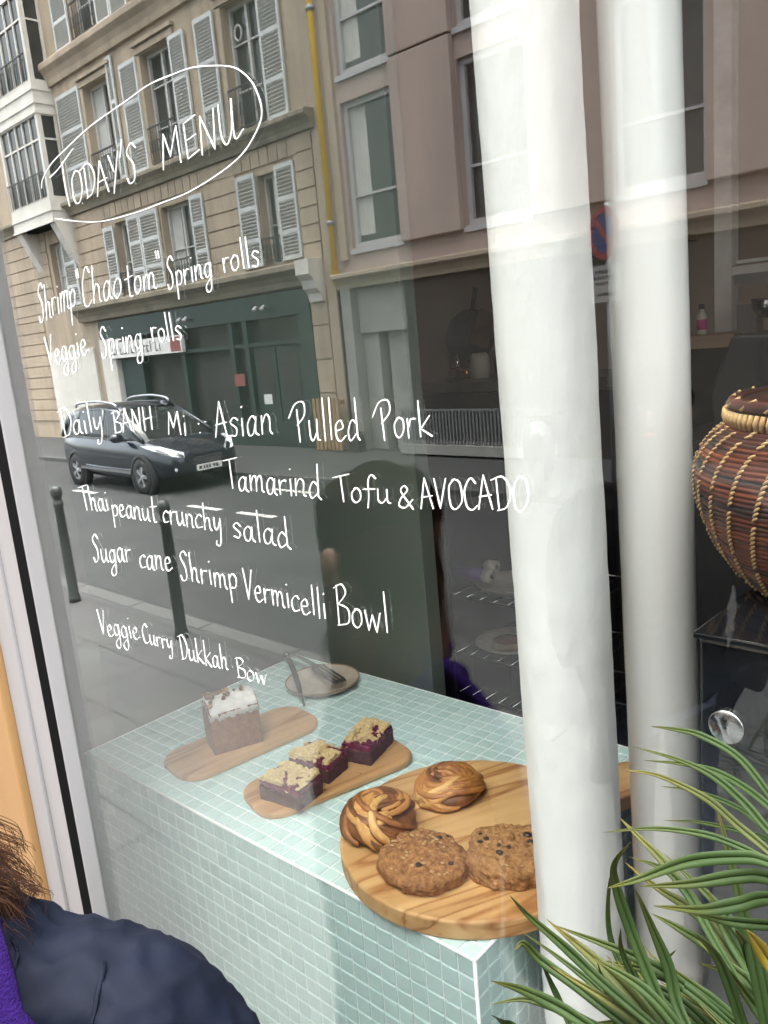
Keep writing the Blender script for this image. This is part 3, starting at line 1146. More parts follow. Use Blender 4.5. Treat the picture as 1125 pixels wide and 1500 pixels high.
for bx_ in bays:
    for k_ in range(4):
        z = 3.52 + 2.75 * k_
        casement(pink, bx_, bx_ + 1.22, z, z + 2.33, d=-0.10, mull=0, bars=(0.36,), paint='aluminium', w=0.085, curtain=(k_ == 0 and bx_ < -9) or (k_ == 1 and bx_ < -9))
        sp = MB()
        fbox(sp, bx_ - 0.01, bx_ + 1.23, z - 0.1, z - 0.02, -0.019, 0.03)
        sp.build('window_sill', M_['aluminium'], pink)
        pn = MB()
        fbox(pn, bx_ + 1.24, bx_ + 2.46, z - 0.06, z + 2.66, -0.019, 0.11)
        pn.build('wall_panel', M_['pink_render'], pink, bevel=0.012)
cornice(pink, -10.82, PX1, 2.86, 3.12, 0.22, 'tan_render')
# ground floor: posts, recessed entrance, plain wall with a low railing
gf = MB()
fbox(gf, -10.76, -10.52, 0, 2.86, -0.3, 0.06)
gf.build('entrance_post', M_['grey_stone'], pink)
gf = MB()
fbox(gf, -10.5, -9.3, 2.08, 2.85, -0.34, -0.10)
gf.build('entrance_lintel', M_['grey_stone'], pink)
gf = MB()
fbox(gf, -10.5, -10.12, 0, 2.07, -0.39, -0.16)
fbox(gf, -9.95, -9.3, 0, 2.07, -0.39, -0.24)
dd = gf.build('entrance_door', M_['grey_stone'], pink)
gh = [(1.6, 3.6, 0.9, 2.6), (5.0, 7.0, 0.9, 2.6)]
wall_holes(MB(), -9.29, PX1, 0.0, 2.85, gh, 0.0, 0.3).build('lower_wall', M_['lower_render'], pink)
for a, b, c, d_ in gh:
    casement(pink, a, b, c, d_, mull=1, bars=(), paint='aluminium')
hs_ = MB()
fbox(hs_, -9.29, -6.5, 0.04, 0.2, 0.0, 0.42)
lr = hs_.build('plinth', M_['grey_stone'], pink)
rl = MB()
for i in range(40):
    x = -9.25 + i * 0.068
    fbox(rl, x, x + 0.03, 0.2, 0.77, 0.36, 0.385)
fbox(rl, -9.28, -6.5, 0.74, 0.775, 0.355, 0.39)
rl.build('low_railing', M_['galvanised'], pink)
rf = MB()
fbox(rf, PX0, PX1, 15.0, 15.4, -8, 0.2)
rf.build('roof', M_['zinc'], pink)

# ---- bollards on our kerb
bp = MB()
bp.lathe([(0.050, 0.0), (0.050, 0.04), (0.042, 0.06), (0.040, 0.5), (0.035, 0.83), (0.042, 0.84), (0.042, 0.865), (0.034, 0.875),
          (0.033, 0.90), (0.038, 0.905), (0.046, 0.93), (0.048, 0.955), (0.042, 0.985), (0.025, 1.0), (0.001, 1.003)], (-4.95, -2.42), 20, capb=True)
bol = bp.build('bollard', M_['bollard_paint'])
blabels = {-6.6: 'slim dark bollard standing farthest left on the near kerb', -8.25: 'slim dark bollard behind the window frame, at the far end of its row',
           -3.3: 'slim dark bollard mirrored just above the plate with tongs', -1.65: 'slim dark bollard hidden behind the white pipes'}
tag(bol, 'slim dark bollard mirrored between the words cane and Shrimp', 'bollard', 'bollards along the near kerb')
for x, lb in blabels.items():
    c = bol.copy()
    COL.objects.link(c)
    c.location = (x + 4.95, 0, 0)
    tag(c, lb, 'bollard', 'bollards along the near kerb')

# ---- no parking sign
ns = thing('no_parking_sign', (-4.35, -7.66, 0), 'round blue and red no parking sign on a post with a white panel', 'road sign')
MB().cyl((-4.35, -7.66), 0.035, 0, 3.12, 12).build('post', M_['galvanised'], ns)
th = radians(28)
SM = Matrix.Translation((-4.35, -7.66, 0)) @ Matrix.Rotation(th, 4, 'Z')     # local +y faces our side of the street


def disc(mb, r, y0, y1, z, n=36, rin=None):
    if rin is None:
        mb.prism([(r * cos(2 * pi * k / n), z + r * sin(2 * pi * k / n)) for k in range(n)], y0, y1, 'y', SM)
    else:
        for k in range(n):
            a, b = 2 * pi * k / n, 2 * pi * (k + 1) / n
            mb.prism([(rin * cos(a), z + rin * sin(a)), (r * cos(a), z + r * sin(a)), (r * cos(b), z + r * sin(b)), (rin * cos(b), z + rin * sin(b))], y0, y1, 'y', SM)


m = MB()
disc(m, 0.27, 0.04, 0.055, 2.82)
sdisc = m.build('sign_disc', M_['sign_blue'], ns)
m = MB()
disc(m, 0.268, 0.0555, 0.060, 2.82, rin=0.20)
m.box((-0.21, 0.0556, -0.03), (0.21, 0.0596, 0.03), SM @ Matrix.Translation((0, 0, 2.82)) @ Matrix.Rotation(radians(45), 4, 'Y'))
m.build('red_ring', M_['sign_red'], sdisc)
m = MB()
m.box((-0.27, 0.04, 2.12), (0.27, 0.052, 2.5), SM)
spn = m.build('sign_panel', M_['sign_panel_grey'], ns)
m = MB()
for z, a, b in ((2.42, -0.18, 0.12), (2.36, -0.2, 0.17), (2.30, -0.17, 0.05)):
    x = a
    while x < b:
        w = 0.03 + 0.03 * ((int(x * 100) * 7) % 3) / 2
        m.box((x, 0.0521, z), (x + w, 0.054, z + 0.03), SM)
        x += w + 0.018
m.box((-0.15, 0.0521, 2.19), (0.15, 0.054, 2.215), SM)
m.prism([(0.15, 2.16), (0.2, 2.2025), (0.15, 2.245)], 0.0521, 0.054, 'y', SM)
m.build('panel_marks', M_['dark_iron'], spn)

# ---- parked car (modelled full size, root scaled to the street)
car = thing('parked_car', (0, 0, 0), 'dark blue estate car with roof rails standing by the far pavement', 'car')


def loft(mb, stations, ring, closed_ends=True):
    rings = [ring(*s) for s in stations]
    n = len(rings[0])
    vs = [v for r in rings for v in r]
    fs = []
    for i in range(len(rings) - 1):
        for k in range(n):
            k2 = (k + 1) % n
            fs.append((i * n + k, i * n + k2, (i + 1) * n + k2, (i + 1) * n + k))
    fs.append(tuple(reversed(range(n))))
    fs.append(tuple((len(rings) - 1) * n + k for k in range(n)))
    return mb.add(vs, fs, True)


def body_ring(x, hw, zb, zt):
    h = zt - zb
    half = [(0, zb), (hw * 0.86, zb), (hw * 0.97, zb + h * 0.12), (hw, zb + h * 0.42), (hw * 0.985, zb + h * 0.72), (hw * 0.93, zb + h * 0.93), (hw * 0.84, zt), (hw * 0.45, zt + 0.03), (0, zt + 0.04)]
    return [Vector((x, y, z)) for y, z in half] + [Vector((x, -y, z)) for y, z in reversed(half[1:-1])]


ST = [(-2.08, 0.62, 0.46, 0.86), (-2.03, 0.76, 0.36, 0.98), (-1.85, 0.84, 0.30, 1.02), (-1.2, 0.875, 0.24, 1.01), (0, 0.88, 0.22, 0.98), (0.8, 0.875, 0.22, 0.955),
      (1.15, 0.865, 0.22, 0.95), (1.5, 0.85, 0.24, 0.90), (1.8, 0.81, 0.26, 0.83), (2.02, 0.72, 0.30, 0.74), (2.14, 0.58, 0.34, 0.66), (2.17, 0.45, 0.38, 0.60)]
loft(MB(), ST, body_ring).build('body', M_['car_paint'], car)


def cab_ring(x, hb, ht, zb, zt):
    half = [(0, zb), (hb, zb), (hb * 0.985, zb + (zt - zb) * 0.15), (ht + (hb - ht) * 0.25, zb + (zt - zb) * 0.8), (ht, zb + (zt - zb) * 0.94), (ht * 0.8, zt), (0, zt + 0.02)]
    return [Vector((x, y, z)) for y, z in half] + [Vector((x, -y, z)) for y, z in reversed(half[1:-1])]


CT = [(-2.0, 0.74, 0.70, 0.96, 1.0), (-1.9, 0.76, 0.64, 0.97, 1.22), (-1.75, 0.77, 0.62, 0.97, 1.47), (-1.2, 0.78, 0.62, 0.97, 1.55), (-0.4, 0.78, 0.62, 0.96, 1.57), (0.15, 0.78, 0.61, 0.95, 1.53), (0.6, 0.77, 0.62, 0.94, 1.32), (1.28, 0.74, 0.68, 0.92, 0.96)]
loft(MB(), CT, cab_ring).build('windows', M_['car_glass'], car)
rfm = MB()
rp = [(-1.83, 1.40), (-1.72, 1.485), (-1.2, 1.57), (-0.4, 1.592), (0.1, 1.56), (0.3, 1.48)]
for (xa, za), (xb, zb) in zip(rp, rp[1:]):
    for s in (-1, 1):
        rfm.add([(xa, 0, za + 0.012), (xb, 0, zb + 0.012), (xb, s * 0.52, zb), (xa, s * 0.52, za)], [(0, 1, 2, 3)], True)
        rfm.add([(xa, s * 0.52, za), (xb, s * 0.52, zb), (xb, s * 0.64, zb - 0.085), (xa, s * 0.64, za - 0.085)], [(0, 1, 2, 3)], True)
rfm.build('roof', M_['car_paint'], car)
for s in (-1, 1):
    pm = MB()
    pm.tube([(0.28, s * 0.63, 1.44), (0.75, s * 0.70, 1.20), (1.3, s * 0.745, 0.95)], 0.035, 8)
    pm.tube([(-0.25, s * 0.64, 1.50), (-0.2, s * 0.76, 0.97)], 0.035, 8)
    pm.tube([(-1.3, s * 0.64, 1.47), (-1.4, s * 0.76, 1.0)], 0.04, 8)
    pm.tube([(-1.8, s * 0.62, 1.40), (-2.0, s * 0.74, 0.98)], 0.06, 8)
    pm.build('pillar', M_['car_paint'], car)
    rr = MB()
    rr.tube(catmull([(-1.6, s * 0.56, 1.55), (-1.4, s * 0.58, 1.625), (-0.6, s * 0.585, 1.66), (0.0, s * 0.57, 1.61), (0.15, s * 0.56, 1.55)], 5), 0.024, 8)
    rr.build('roof_rail', M_['alloy'], car)
    wm = MB()
    wm.blob((0.78, s * 0.97, 1.02), (0.09, 0.12, 0.085), 2.6, n=8)
    wm.tube([(0.8, s * 0.8, 0.96), (0.8, s * 0.92, 0.99)], 0.03, 6)
    wm.build('wing_mirror', M_['car_paint'], car)
    hl = MB()
    hl.add([Vector(p) for p in ((1.42, s * 0.862, 0.86), (1.72, s * 0.85, 0.80), (2.08, s * 0.63, 0.66), (2.14, s * 0.44, 0.62), (2.10, s * 0.42, 0.70), (1.80, s * 0.70, 0.84))], [(0, 1, 2, 5), (5, 2, 3, 4)])
    sol = hl.build('headlight', M_['lamp_glass'], car)
    md = sol.modifiers.new('thickness', 'SOLIDIFY')
    md.thickness = 0.05
    md.offset = 0
    fl = MB()
    fl.blob((2.09, s * 0.58, 0.44), (0.035, 0.055, 0.05), n=8)
    fl.build('fog_lamp', M_['lamp_glass'], car)
    tr_ = MB()
    tr_.bar((-1.05, s * 0.885, 0.40), (0.98, s * 0.885, 0.38), 0.03, 0.05)
    tr_.build('door_trim', M_['chrome'], car)
    dl = MB()
    dl.bar((-1.75, s * 0.80, 1.01), (0.95, s * 0.80, 0.965), 0.02, 0.02)
    dl.build('belt_trim', M_['chrome'], car)
    for wx in (-1.32, 1.33):
        w_ = MB()
        MT = Matrix.Translation((wx, s * 0.79, 0.32)) @ Matrix.Rotation(pi / 2, 4, 'X')
        w_.lathe([(0.20, -0.1), (0.29, -0.1), (0.315, -0.07), (0.32, 0.0), (0.315, 0.07), (0.29, 0.1), (0.20, 0.1)], n=28, M=MT)
        wh = w_.build('wheel', M_['tyre_rubber'], car)
        r_ = MB()
        r_.lathe([(0.205, -0.095), (0.205, 0.095), (0.18, 0.09), (0.18, -0.09)], n=28, M=MT)
        for q in range(5):
            a = 2 * pi * q / 5
            for dx in (-0.12, 0.12):
                p = MT @ Vector((0.03 * cos(a), 0.03 * sin(a), -0.08 * s))
                e = MT @ Vector((0.19 * cos(a + dx), 0.19 * sin(a + dx), -0.075 * s))
                r_.bar(p, e, 0.035, 0.03)
        r_.lathe([(0.001, 0.03), (0.05, 0.03), (0.05, 0.085), (0.001, 0.09)] if s < 0 else [(0.001, -0.09), (0.05, -0.085), (0.05, -0.03), (0.001, -0.03)], n=16, M=MT)
        r_.build('rim', M_['alloy'], wh)
        ar = MB()
        ar.lathe([(0.34, -0.075), (0.40, -0.07), (0.40, 0.07), (0.34, 0.075)], n=28, M=Matrix.Translation((wx, s * 0.80, 0.33)) @ Matrix.Rotation(pi / 2, 4, 'X'))
        ar.build('wheel_arch', M_['tyre_rubber'], car)
gr = MB()
for i in range(4):
    gr.bar((2.165, -0.3, 0.50 + i * 0.035), (2.165, 0.3, 0.50 + i * 0.035), 0.03, 0.012)
gr.build('grille', M_['chrome'], car)
MB().box((2.15, -0.02 - 0.26, 0.36), (2.195, 0.24, 0.47)).build('number_plate', M_['plate_white'], car)
pm = MB()
for y0, y1 in ((-0.2, -0.15), (-0.13, -0.09), (-0.04, 0.0), (0.02, 0.06), (0.08, 0.11), (0.15, 0.2)):
    pm.box((2.1955, y0, 0.385), (2.197, y1, 0.445))
pm.build('plate_marks', M_['dark_iron'], car)
bd = MB()
for q in (-0.07, 0, 0.07):
    bd.bar((2.15, q, 0.655), (2.13, q + 0.015, 0.70), 0.02, 0.02)
bd.build('badge', M_['chrome'], car)
car.scale = (0.86, 0.86, 0.86)
car.location = (-12.52, -6.66, -0.08)
car.rotation_euler = (0, 0, radians(1.5))

# ---- scooter at the far kerb
mo = thing('motor_scooter', (0, 0, 0), 'dark motor scooter standing on the far pavement in front of the low railing', 'scooter')
for x in (-0.62, 0.62):
    MT = Matrix.Translation((x, 0, 0.25)) @ Matrix.Rotation(pi / 2, 4, 'X')
    w_ = MB()
    w_.lathe([(0.13, -0.05), (0.22, -0.055), (0.25, 0), (0.22, 0.055), (0.13, 0.05)], n=24, M=MT)
    wh = w_.build('wheel', M_['tyre_rubber'], mo)
    MB().lathe([(0.001, -0.03), (0.13, -0.045), (0.13, 0.045), (0.001, 0.03)], n=20, M=MT).build('rim', M_['alloy'], wh)
m = MB()
m.blob((-0.35, 0, 0.58), (0.5, 0.17, 0.2), 2.6, n=12)
m.blob((0.08, 0, 0.30), (0.42, 0.16, 0.07), 3, n=10)
m.blob((0.5, 0, 0.66), (0.13, 0.2, 0.34), 2.6, n=12)
m.build('body', M_['car_paint'], mo)
MB().blob((-0.36, 0, 0.80), (0.42, 0.15, 0.07), 2.6, n=12).build('seat', M_['tyre_rubber'], mo)
m = MB()
m.tube([(0.62, 0, 0.25), (0.45, 0, 1.02)], 0.035, 8)
m.tube([(0.35, -0.32, 1.06), (0.45, -0.1, 1.05), (0.45, 0.1, 1.05), (0.35, 0.32, 1.06)], 0.02, 8)
m.build('handlebar', M_['dark_iron'], mo)
for s in (-1, 1):
    m = MB()
    m.tube([(0.4, s * 0.25, 1.06), (0.43, s * 0.3, 1.22)], 0.01, 6)
    m.blob((0.43, s * 0.3, 1.27), (0.03, 0.075, 0.06), n=8)
    m.build('wing_mirror', M_['dark_iron'], mo)
MB().blob((0.62, 0, 0.85), (0.05, 0.09, 0.08), n=8).build('headlight', M_['dull_steel'], mo)
mo.scale = (0.9, 0.9, 0.9)
mo.location = (-5.35, -7.75, 0)
mo.rotation_euler = (0, 0, radians(60))

# ---- wooden slatted crate against the corner of the stone house
m = thing('slatted_crate', F(-11.2, 0.3, 0), 'tall slatted wooden crate leaning by the corner of the stone house', 'crate')
sm_ = MB()
for i in range(7):
    x = -11.52 + i * 0.105
    sm_.box(F(x, 0.30, 0.02), F(x + 0.075, 0.325, 0.98))
sm_.build('slats', M_['pallet_wood'], m)
sm_ = MB()
for z in (0.12, 0.5, 0.86):
    sm_.box(F(-11.53, 0.18, z), F(-10.8, 0.299, z + 0.08))
sm_.build('rails', M_['pallet_wood'], m)
m = MB()
m.box(F(-10.62, 0.14, 0.0), F(-10.38, 0.34, 0.33))
m.box(F(-10.64, 0.12, 0.331), F(-10.36, 0.36, 0.36))
tag(m.build('refuse_box', M_['dark_iron'], bevel=0.012), 'small dark lidded box on the ground beside the slatted crate', 'box')

# ================================================================ the shop
shop = thing('shop_building', (0, 1.6, 0), 'pale shop front and dark kitchen room behind the big window', 'shop')
wl = MB()
wl.box((-6.0, -0.03, 0.0), (-2.1, 0.004, 4.6))
wl.box((-2.1, -0.03, 3.82), (2.35, 0.05, 4.6))
wl.box((-2.1, -0.012, 0.0), (-1.274, 0.004, 3.82))
wl.box((2.35, -0.03, 0.0), (6.0, 0.05, 4.6))
wl.box((-1.27, -0.03, 0.0), (2.35, 0.02, 0.07))
wl.build('front_wall', M_['oriel_plaster'], shop)
wl = MB()
wl.box((-2.62, 0.005, 0), (-2.55, 3.9, 3.9))
wl.box((3.5, 0.06, 0), (3.57, 3.9, 3.9))
wl.box((-4.2, 3.9, 0), (3.57, 3.97, 3.9))
wl.build('room_wall', M_['room_paint'], shop)
MB().box((-4.2, 0.06, 3.9), (3.57, 3.97, 4.0)).build('ceiling', M_['ceiling_white'], shop)
MB().box((-4.2, 0.021, -0.02), (3.57, 3.97, 0.006)).build('floor', M_['dark_floor'], shop)
MB().box((-2.55, 0.71, 0.006), (-1.045, 0.75, 3.89)).build('sage_partition', M_['sage_panel'], shop, bevel=0.002)
db = MB()
db.box((-2.1, -0.036, 0.1), (-1.62, -0.012, 3.0))
db.box((-1.616, -0.036, 0.1), (-1.276, -0.012, 3.0))
pd = db.build('painted_door', M_['door_wood_paint'], shop, bevel=0.003)
MB().box((-1.405, -0.0375, 1.30), (-1.392, -0.0362, 1.44)).build('door_slot', M_['rubber'], pd)

# ---- the window
sw = thing('shop_window', (0.5, 0, 0.07), 'large clear shop window with a menu handwritten in white on the pane', 'window')
fr = MB()
fr.box((-1.272, -0.024, 0.07), (-1.215, 0.003, 3.82))
fr.box((-1.214, -0.019, 0.07), (-1.156, 0.003, 3.82))
fr.box((-1.119, -0.021, 0.072), (-1.1155, 0.003, 3.818))
fr.box((-1.115, -0.02, 3.8), (2.25, 0.02, 3.82))
fr.box((-1.115, -0.02, 0.071), (2.25, 0.02, 0.09))
fr.box((2.25, -0.02, 0.07), (2.35, 0.02, 3.82))
fr.build('frame', M_['frame_paint'], sw, bevel=0.003)
gk = MB()
gk.box((-1.1555, -0.0195, 0.071), (-1.1195, 0.002, 3.819))
gk.build('gasket', M_['rubber'], sw)
pane = MB().box((-1.1153, 0.0, 0.09), (2.25, 0.003, 3.8)).build('pane', M_['glass'], sw)

GLYPH = {}


def G(ch, w, *strokes):
    GLYPH[ch] = (w, strokes)


O_ = [(.22, .5), (.07, .36), (.07, .1), (.2, 0), (.36, .16), (.35, .42), (.22, .5), (.14, .47)]
G('a', .5, 'c', [(.36, .40), (.22, .5), (.06, .3), (.1, .03), (.26, .06), (.36, .40)], 'c', [(.37, .5), (.36, .1), (.46, 0)])
G('c', .42, 'c', [(.38, .42), (.24, .5), (.06, .3), (.12, .03), (.38, .08)])
G('d', .54, 'c', [(.35, .38), (.2, .48), (.05, .22), (.14, 0), (.35, .16)], 'l', [(.34, 1), (.38, .08), (.47, -.01)])
G('e', .46, 'c', [(.07, .24), (.32, .33), (.24, .51), (.07, .36), (.1, .06), (.24, 0), (.42, .12)])
G('f', .44, 'c', [(.46, .9), (.32, 1.02), (.2, .78), (.18, .3), (.14, -.16)], 'l', [(.0, .5), (.42, .54)])
G('g', .5, 'c', [(.36, .42), (.2, .5), (.06, .28), (.14, .03), (.32, .12), (.37, .46)], 'c', [(.38, .5), (.38, .05), (.34, -.40), (.14, -.46), (.08, -.26), (.42, .04)])
G('h', .52, 'l', [(.08, 1), (.1, 0)], 'c', [(.1, .22), (.22, .48), (.35, .4), (.36, .1), (.45, 0)])
G('i', .24, 'l', [(.1, .5), (.12, 0)], 'l', [(.1, .78), (.115, .81)])
G('k', .52, 'l', [(.08, 1), (.1, 0)], 'l', [(.44, .56), (.11, .24), (.48, -.02)])
G('l', .24, 'l', [(.1, 1), (.13, 0)])
G('m', .68, 'l', [(.06, .5), (.08, 0)], 'c', [(.08, .26), (.19, .5), (.29, .4), (.30, 0)], 'c', [(.30, .26), (.42, .5), (.53, .4), (.54, .08), (.62, 0)])
G('n', .52, 'l', [(.06, .5), (.08, 0)], 'c', [(.08, .26), (.22, .5), (.35, .4), (.36, .08), (.45, 0)])
G('o', .46, 'c', O_)
G('p', .48, 'l', [(.06, .5), (.10, -.5)], 'c', [(.06, .3), (.22, .52), (.38, .36), (.32, .06), (.1, .04)])
G('r', .38, 'l', [(.06, .5), (.08, 0)], 'c', [(.08, .26), (.18, .46), (.34, .47)])
G('s', .42, 'c', [(.36, .43), (.2, .52), (.09, .38), (.3, .2), (.26, .02), (.05, .05)])
G('t', .42, 'c', [(.18, .98), (.2, .08), (.34, 0)], 'l', [(.0, .56), (.42, .62)])
G('u', .52, 'c', [(.06, .5), (.08, .1), (.2, 0), (.35, .2)], 'c', [(.37, .5), (.38, .08), (.48, 0)])
G('w', .6, 'l', [(.03, .5), (.14, 0), (.28, .42), (.4, 0), (.54, .5)])
G('y', .48, 'c', [(.06, .5), (.1, .16), (.22, .1), (.36, .4)], 'c', [(.38, .5), (.37, 0), (.3, -.42), (.12, -.44), (.14, -.3)])
G('A', .54, 'l', [(.0, -.02), (.2, 1), (.48, 0)], 'l', [(.03, .36), (.46, .42)])
G('B', .54, 'l', [(.1, .98), (.12, 0)], 'c', [(.0, .9), (.28, 1.0), (.42, .8), (.13, .52)], 'c', [(.13, .52), (.46, .42), (.44, .08), (.06, 0)])
G('C', .52, 'c', [(.46, .84), (.28, 1.0), (.07, .6), (.12, .1), (.3, 0), (.5, .14)])
G('D', .58, 'l', [(.1, .95), (.16, 0)], 'c', [(-.08, .88), (.3, .98), (.54, .55), (.4, .1), (.1, -.02)])
G('E', .52, 'l', [(.44, 1), (.08, .92), (.12, 0), (.5, .1)], 'l', [(.1, .46), (.42, .54)])
G('H', .56, 'l', [(.08, 1), (.1, 0)], 'l', [(.45, 1), (.46, 0)], 'l', [(.06, .46), (.52, .54)])
G('K', .54, 'l', [(.08, 1), (.1, 0)], 'l', [(.46, .95), (.11, .42), (.52, -.02)])
G('M', .7, 'l', [(.02, 0), (.1, 1), (.28, .3), (.52, 1.05), (.6, 0)])
G('N', .56, 'l', [(.05, 0), (.07, 1), (.42, 0), (.45, 1.05)])
G('O', .56, 'c', [(.28, .98), (.08, .72), (.08, .14), (.28, 0), (.5, .3), (.46, .84), (.28, .98), (.18, .94)])
G('P', .56, 'l', [(.16, .84), (.22, -.04)], 'c', [(-.18, .62), (.1, .98), (.42, 1.02), (.46, .7), (.14, .42)])
G('S', .5, 'c', [(.44, .86), (.28, 1.02), (.1, .8), (.32, .44), (.32, .08), (.12, -.02), (.03, .16)])
G('T', .52, 'l', [(-.08, .88), (.54, 1.02)], 'l', [(.2, .94), (.28, -.02)])
G('U', .6, 'c', [(.04, 1), (.08, .3), (.2, 0), (.36, .3), (.4, 1)], 'c', [(.4, 1), (.44, .1), (.68, .22)])
G('V', .5, 'l', [(.02, 1), (.2, 0), (.46, 1)])
G('Y', .5, 'l', [(.05, 1), (.22, .5)], 'l', [(.44, 1), (.16, -.12)])
G("'", .2, 'l', [(.14, 1.35), (.03, .85)])
G('"', .26, 'l', [(.03, 1.05), (.06, .8)], 'l', [(.13, 1.05), (.16, .8)])
G('&', .56, 'c', [(.54, -.08), (.3, .45), (.16, .8), (.28, 1), (.38, .8), (.14, .4), (.08, .08), (.26, 0), (.52, .36)])
G(':', .3, 'l', [(.1, .62), (.11, .65)], 'l', [(.14, .06), (.15, .09)])


def ribbon(mb, pts, w, y=-0.0008):
    """pen stroke lying on the outer face of the pane"""
    n = len(pts)
    L, R = [], []
    for i in range(n):
        a = pts[max(0, i - 1)]
        b = pts[min(n - 1, i + 1)]
        dx, dz = b[0] - a[0], b[1] - a[1]
        q = sqrt(dx * dx + dz * dz) or 1e-9
        ww = w * (0.82 + 0.36 * noise.noise(Vector((pts[i][0] * 60, pts[i][1] * 60, 3.1))))
        if i in (0, n - 1):
            ww *= 0.7
        nx, nz = -dz / q * ww, dx / q * ww
        L.append((pts[i][0] + nx, y, pts[i][1] + nz))
        R.append((pts[i][0] - nx, y, pts[i][1] - nz))
    vs, fs = [], []
    for i in range(n):
        vs += [L[i], R[i], (R[i][0], -0.0001, R[i][2]), (L[i][0], -0.0001, L[i][2])]
    for i in range(n - 1):
        o, p = 4 * i, 4 * i + 4
        fs += [(o, o + 1, p + 1, p), (o + 1, o + 2, p + 2, p + 1), (o + 2, o + 3, p + 3, p + 2), (o + 3, o, p, p + 3)]
    fs += [(0, 3, 2, 1), (4 * n - 4, 4 * n - 3, 4 * n - 2, 4 * n - 1)]
    mb.add(vs, fs)


WORDS = [
    ("ODAY'S", 1, -0.8667, 2.1204, 0.1384, -0.0019, 0.0035, 0.0311),
    ('MENU', 1, -0.6865, 2.1196, 0.1193, 0.0009, 0.0026, 0.0311),
    ('Shrimp', 2, -0.9967, 2.0058, 0.1021, 0.0109, 0.0085, 0.0392),
    ('"Chao', 2, -0.894, 2.0136, 0.1036, 0.0046, 0.007, 0.0377),
    ('tom"', 2, -0.7858, 2.015, 0.0718, 0.0033, 0.0043, 0.0321),
    ('Spring', 2, -0.7063, 2.0149, 0.0771, 0.0039, 0.0022, 0.0264),
    ('rolls', 2, -0.6144, 2.0194, 0.0547, -0.0003, 0.0005, 0.0255),
    ('Veggie', 3, -0.9927, 1.954, 0.1069, 0.0084, 0.0017, 0.0327),
    ('Spring', 3, -0.8573, 1.9573, 0.0914, 0.0045, 0.003, 0.0323),
    ('rolls', 3, -0.7485, 1.967, 0.0574, -0.0003, -0.0002, 0.027),
    ('Daily', 4, -0.9873, 1.8659, 0.1096, 0.0106, 0.0016, 0.0339),
    ('BANH', 4, -0.8565, 1.8737, 0.0872, 0.0048, 0.0017, 0.0246),
    ('Mi', 4, -0.7429, 1.8724, 0.0366, -0.0001, 0.0025, 0.024),
    (':', 4, -0.69, 1.8746, 0.0105, -0.0005, 0.0015, 0.0162),
    ('Asian', 4, -0.6595, 1.8711, 0.0916, 0.0053, 0.0044, 0.034),
    ('Pulled', 4, -0.5418, 1.8709, 0.0832, 0.0034, 0.0023, 0.0341),
    ('Pork', 4, -0.4406, 1.8735, 0.056, 0.0051, 0.0007, 0.0286),
    ('Tamarind', 5, -0.6524, 1.8219, 0.1397, -0.0008, 0.0031, 0.0296),
    ('Tofu', 5, -0.4966, 1.8205, 0.0646, 0.0026, 0.0009, 0.0233),
    ('&', 5, -0.4272, 1.8213, 0.0179, 0.0009, -0.0001, 0.0173),
    ('AVOCADO', 5, -0.4024, 1.8222, 0.0981, 0.0055, 0.0004, 0.0232),
    ('Thai', 6, -0.965, 1.7756, 0.0701, 0.0032, -0.0004, 0.0294),
    ('peanut', 6, -0.8917, 1.7733, 0.1022, 0.002, 0.0025, 0.0282),
    ('crunchy', 6, -0.7795, 1.7761, 0.1111, -0.0009, 0.0024, 0.029),
    ('salad', 6, -0.6531, 1.7719, 0.0915, 0.0008, 0.002, 0.0304),
    ('Sugar', 7, -0.9595, 1.7083, 0.0977, 0.0117, 0.0027, 0.034),
    ('cane', 7, -0.8456, 1.7171, 0.0722, 0.0041, 0.0031, 0.0314),
    ('Shrimp', 7, -0.76, 1.7153, 0.1067, 0.0025, 0.0016, 0.0325),
    ('Vermicelli', 7, -0.6455, 1.7119, 0.122, -0.0008, 0.0017, 0.0298),
    ('Bowl', 7, -0.5132, 1.7079, 0.0665, 0.0041, 0.0009, 0.0354),
    ('Veggie', 8, -0.9745, 1.6098, 0.1024, 0.0112, -0.0004, 0.0316),
    ('Curry', 8, -0.8659, 1.6205, 0.0686, 0.004, 0.0008, 0.0244),
    ('Dukkah', 8, -0.785, 1.6171, 0.0942, 0.0068, 0.0016, 0.0282),
    ('Bow', 8, -0.6784, 1.6199, 0.0529, 0.003, 0.001, 0.0215)
]
LOOP = [(-0.933, 2.1485), (-0.9259, 2.1572), (-0.8992, 2.1683), (-0.8556, 2.1764), (-0.8091, 2.1839), (-0.7658, 2.1876), (-0.7258, 2.1905), (-0.6908, 2.1933), (-0.6548, 2.1917), (-0.6223, 2.189), (-0.5918, 2.1823), (-0.567, 2.1745), (-0.5518, 2.1644), (-0.5424, 2.1534), (-0.5372, 2.1396), (-0.5383, 2.1298), (-0.5471, 2.1207), (-0.5647, 2.11), (-0.587, 2.1033), (-0.6215, 2.0973), (-0.6568, 2.0935), (-0.6927, 2.0926), (-0.7425, 2.0917), (-0.8104, 2.0941), (-0.8637, 2.1025), (-0.9123, 2.113)]
STEM = [(-0.8758, 2.165), (-0.8773, 2.1439), (-0.8749, 2.1197)]
BAR = [(-0.9093, 2.1555), (-0.8858, 2.1601), (-0.8478, 2.1721)]


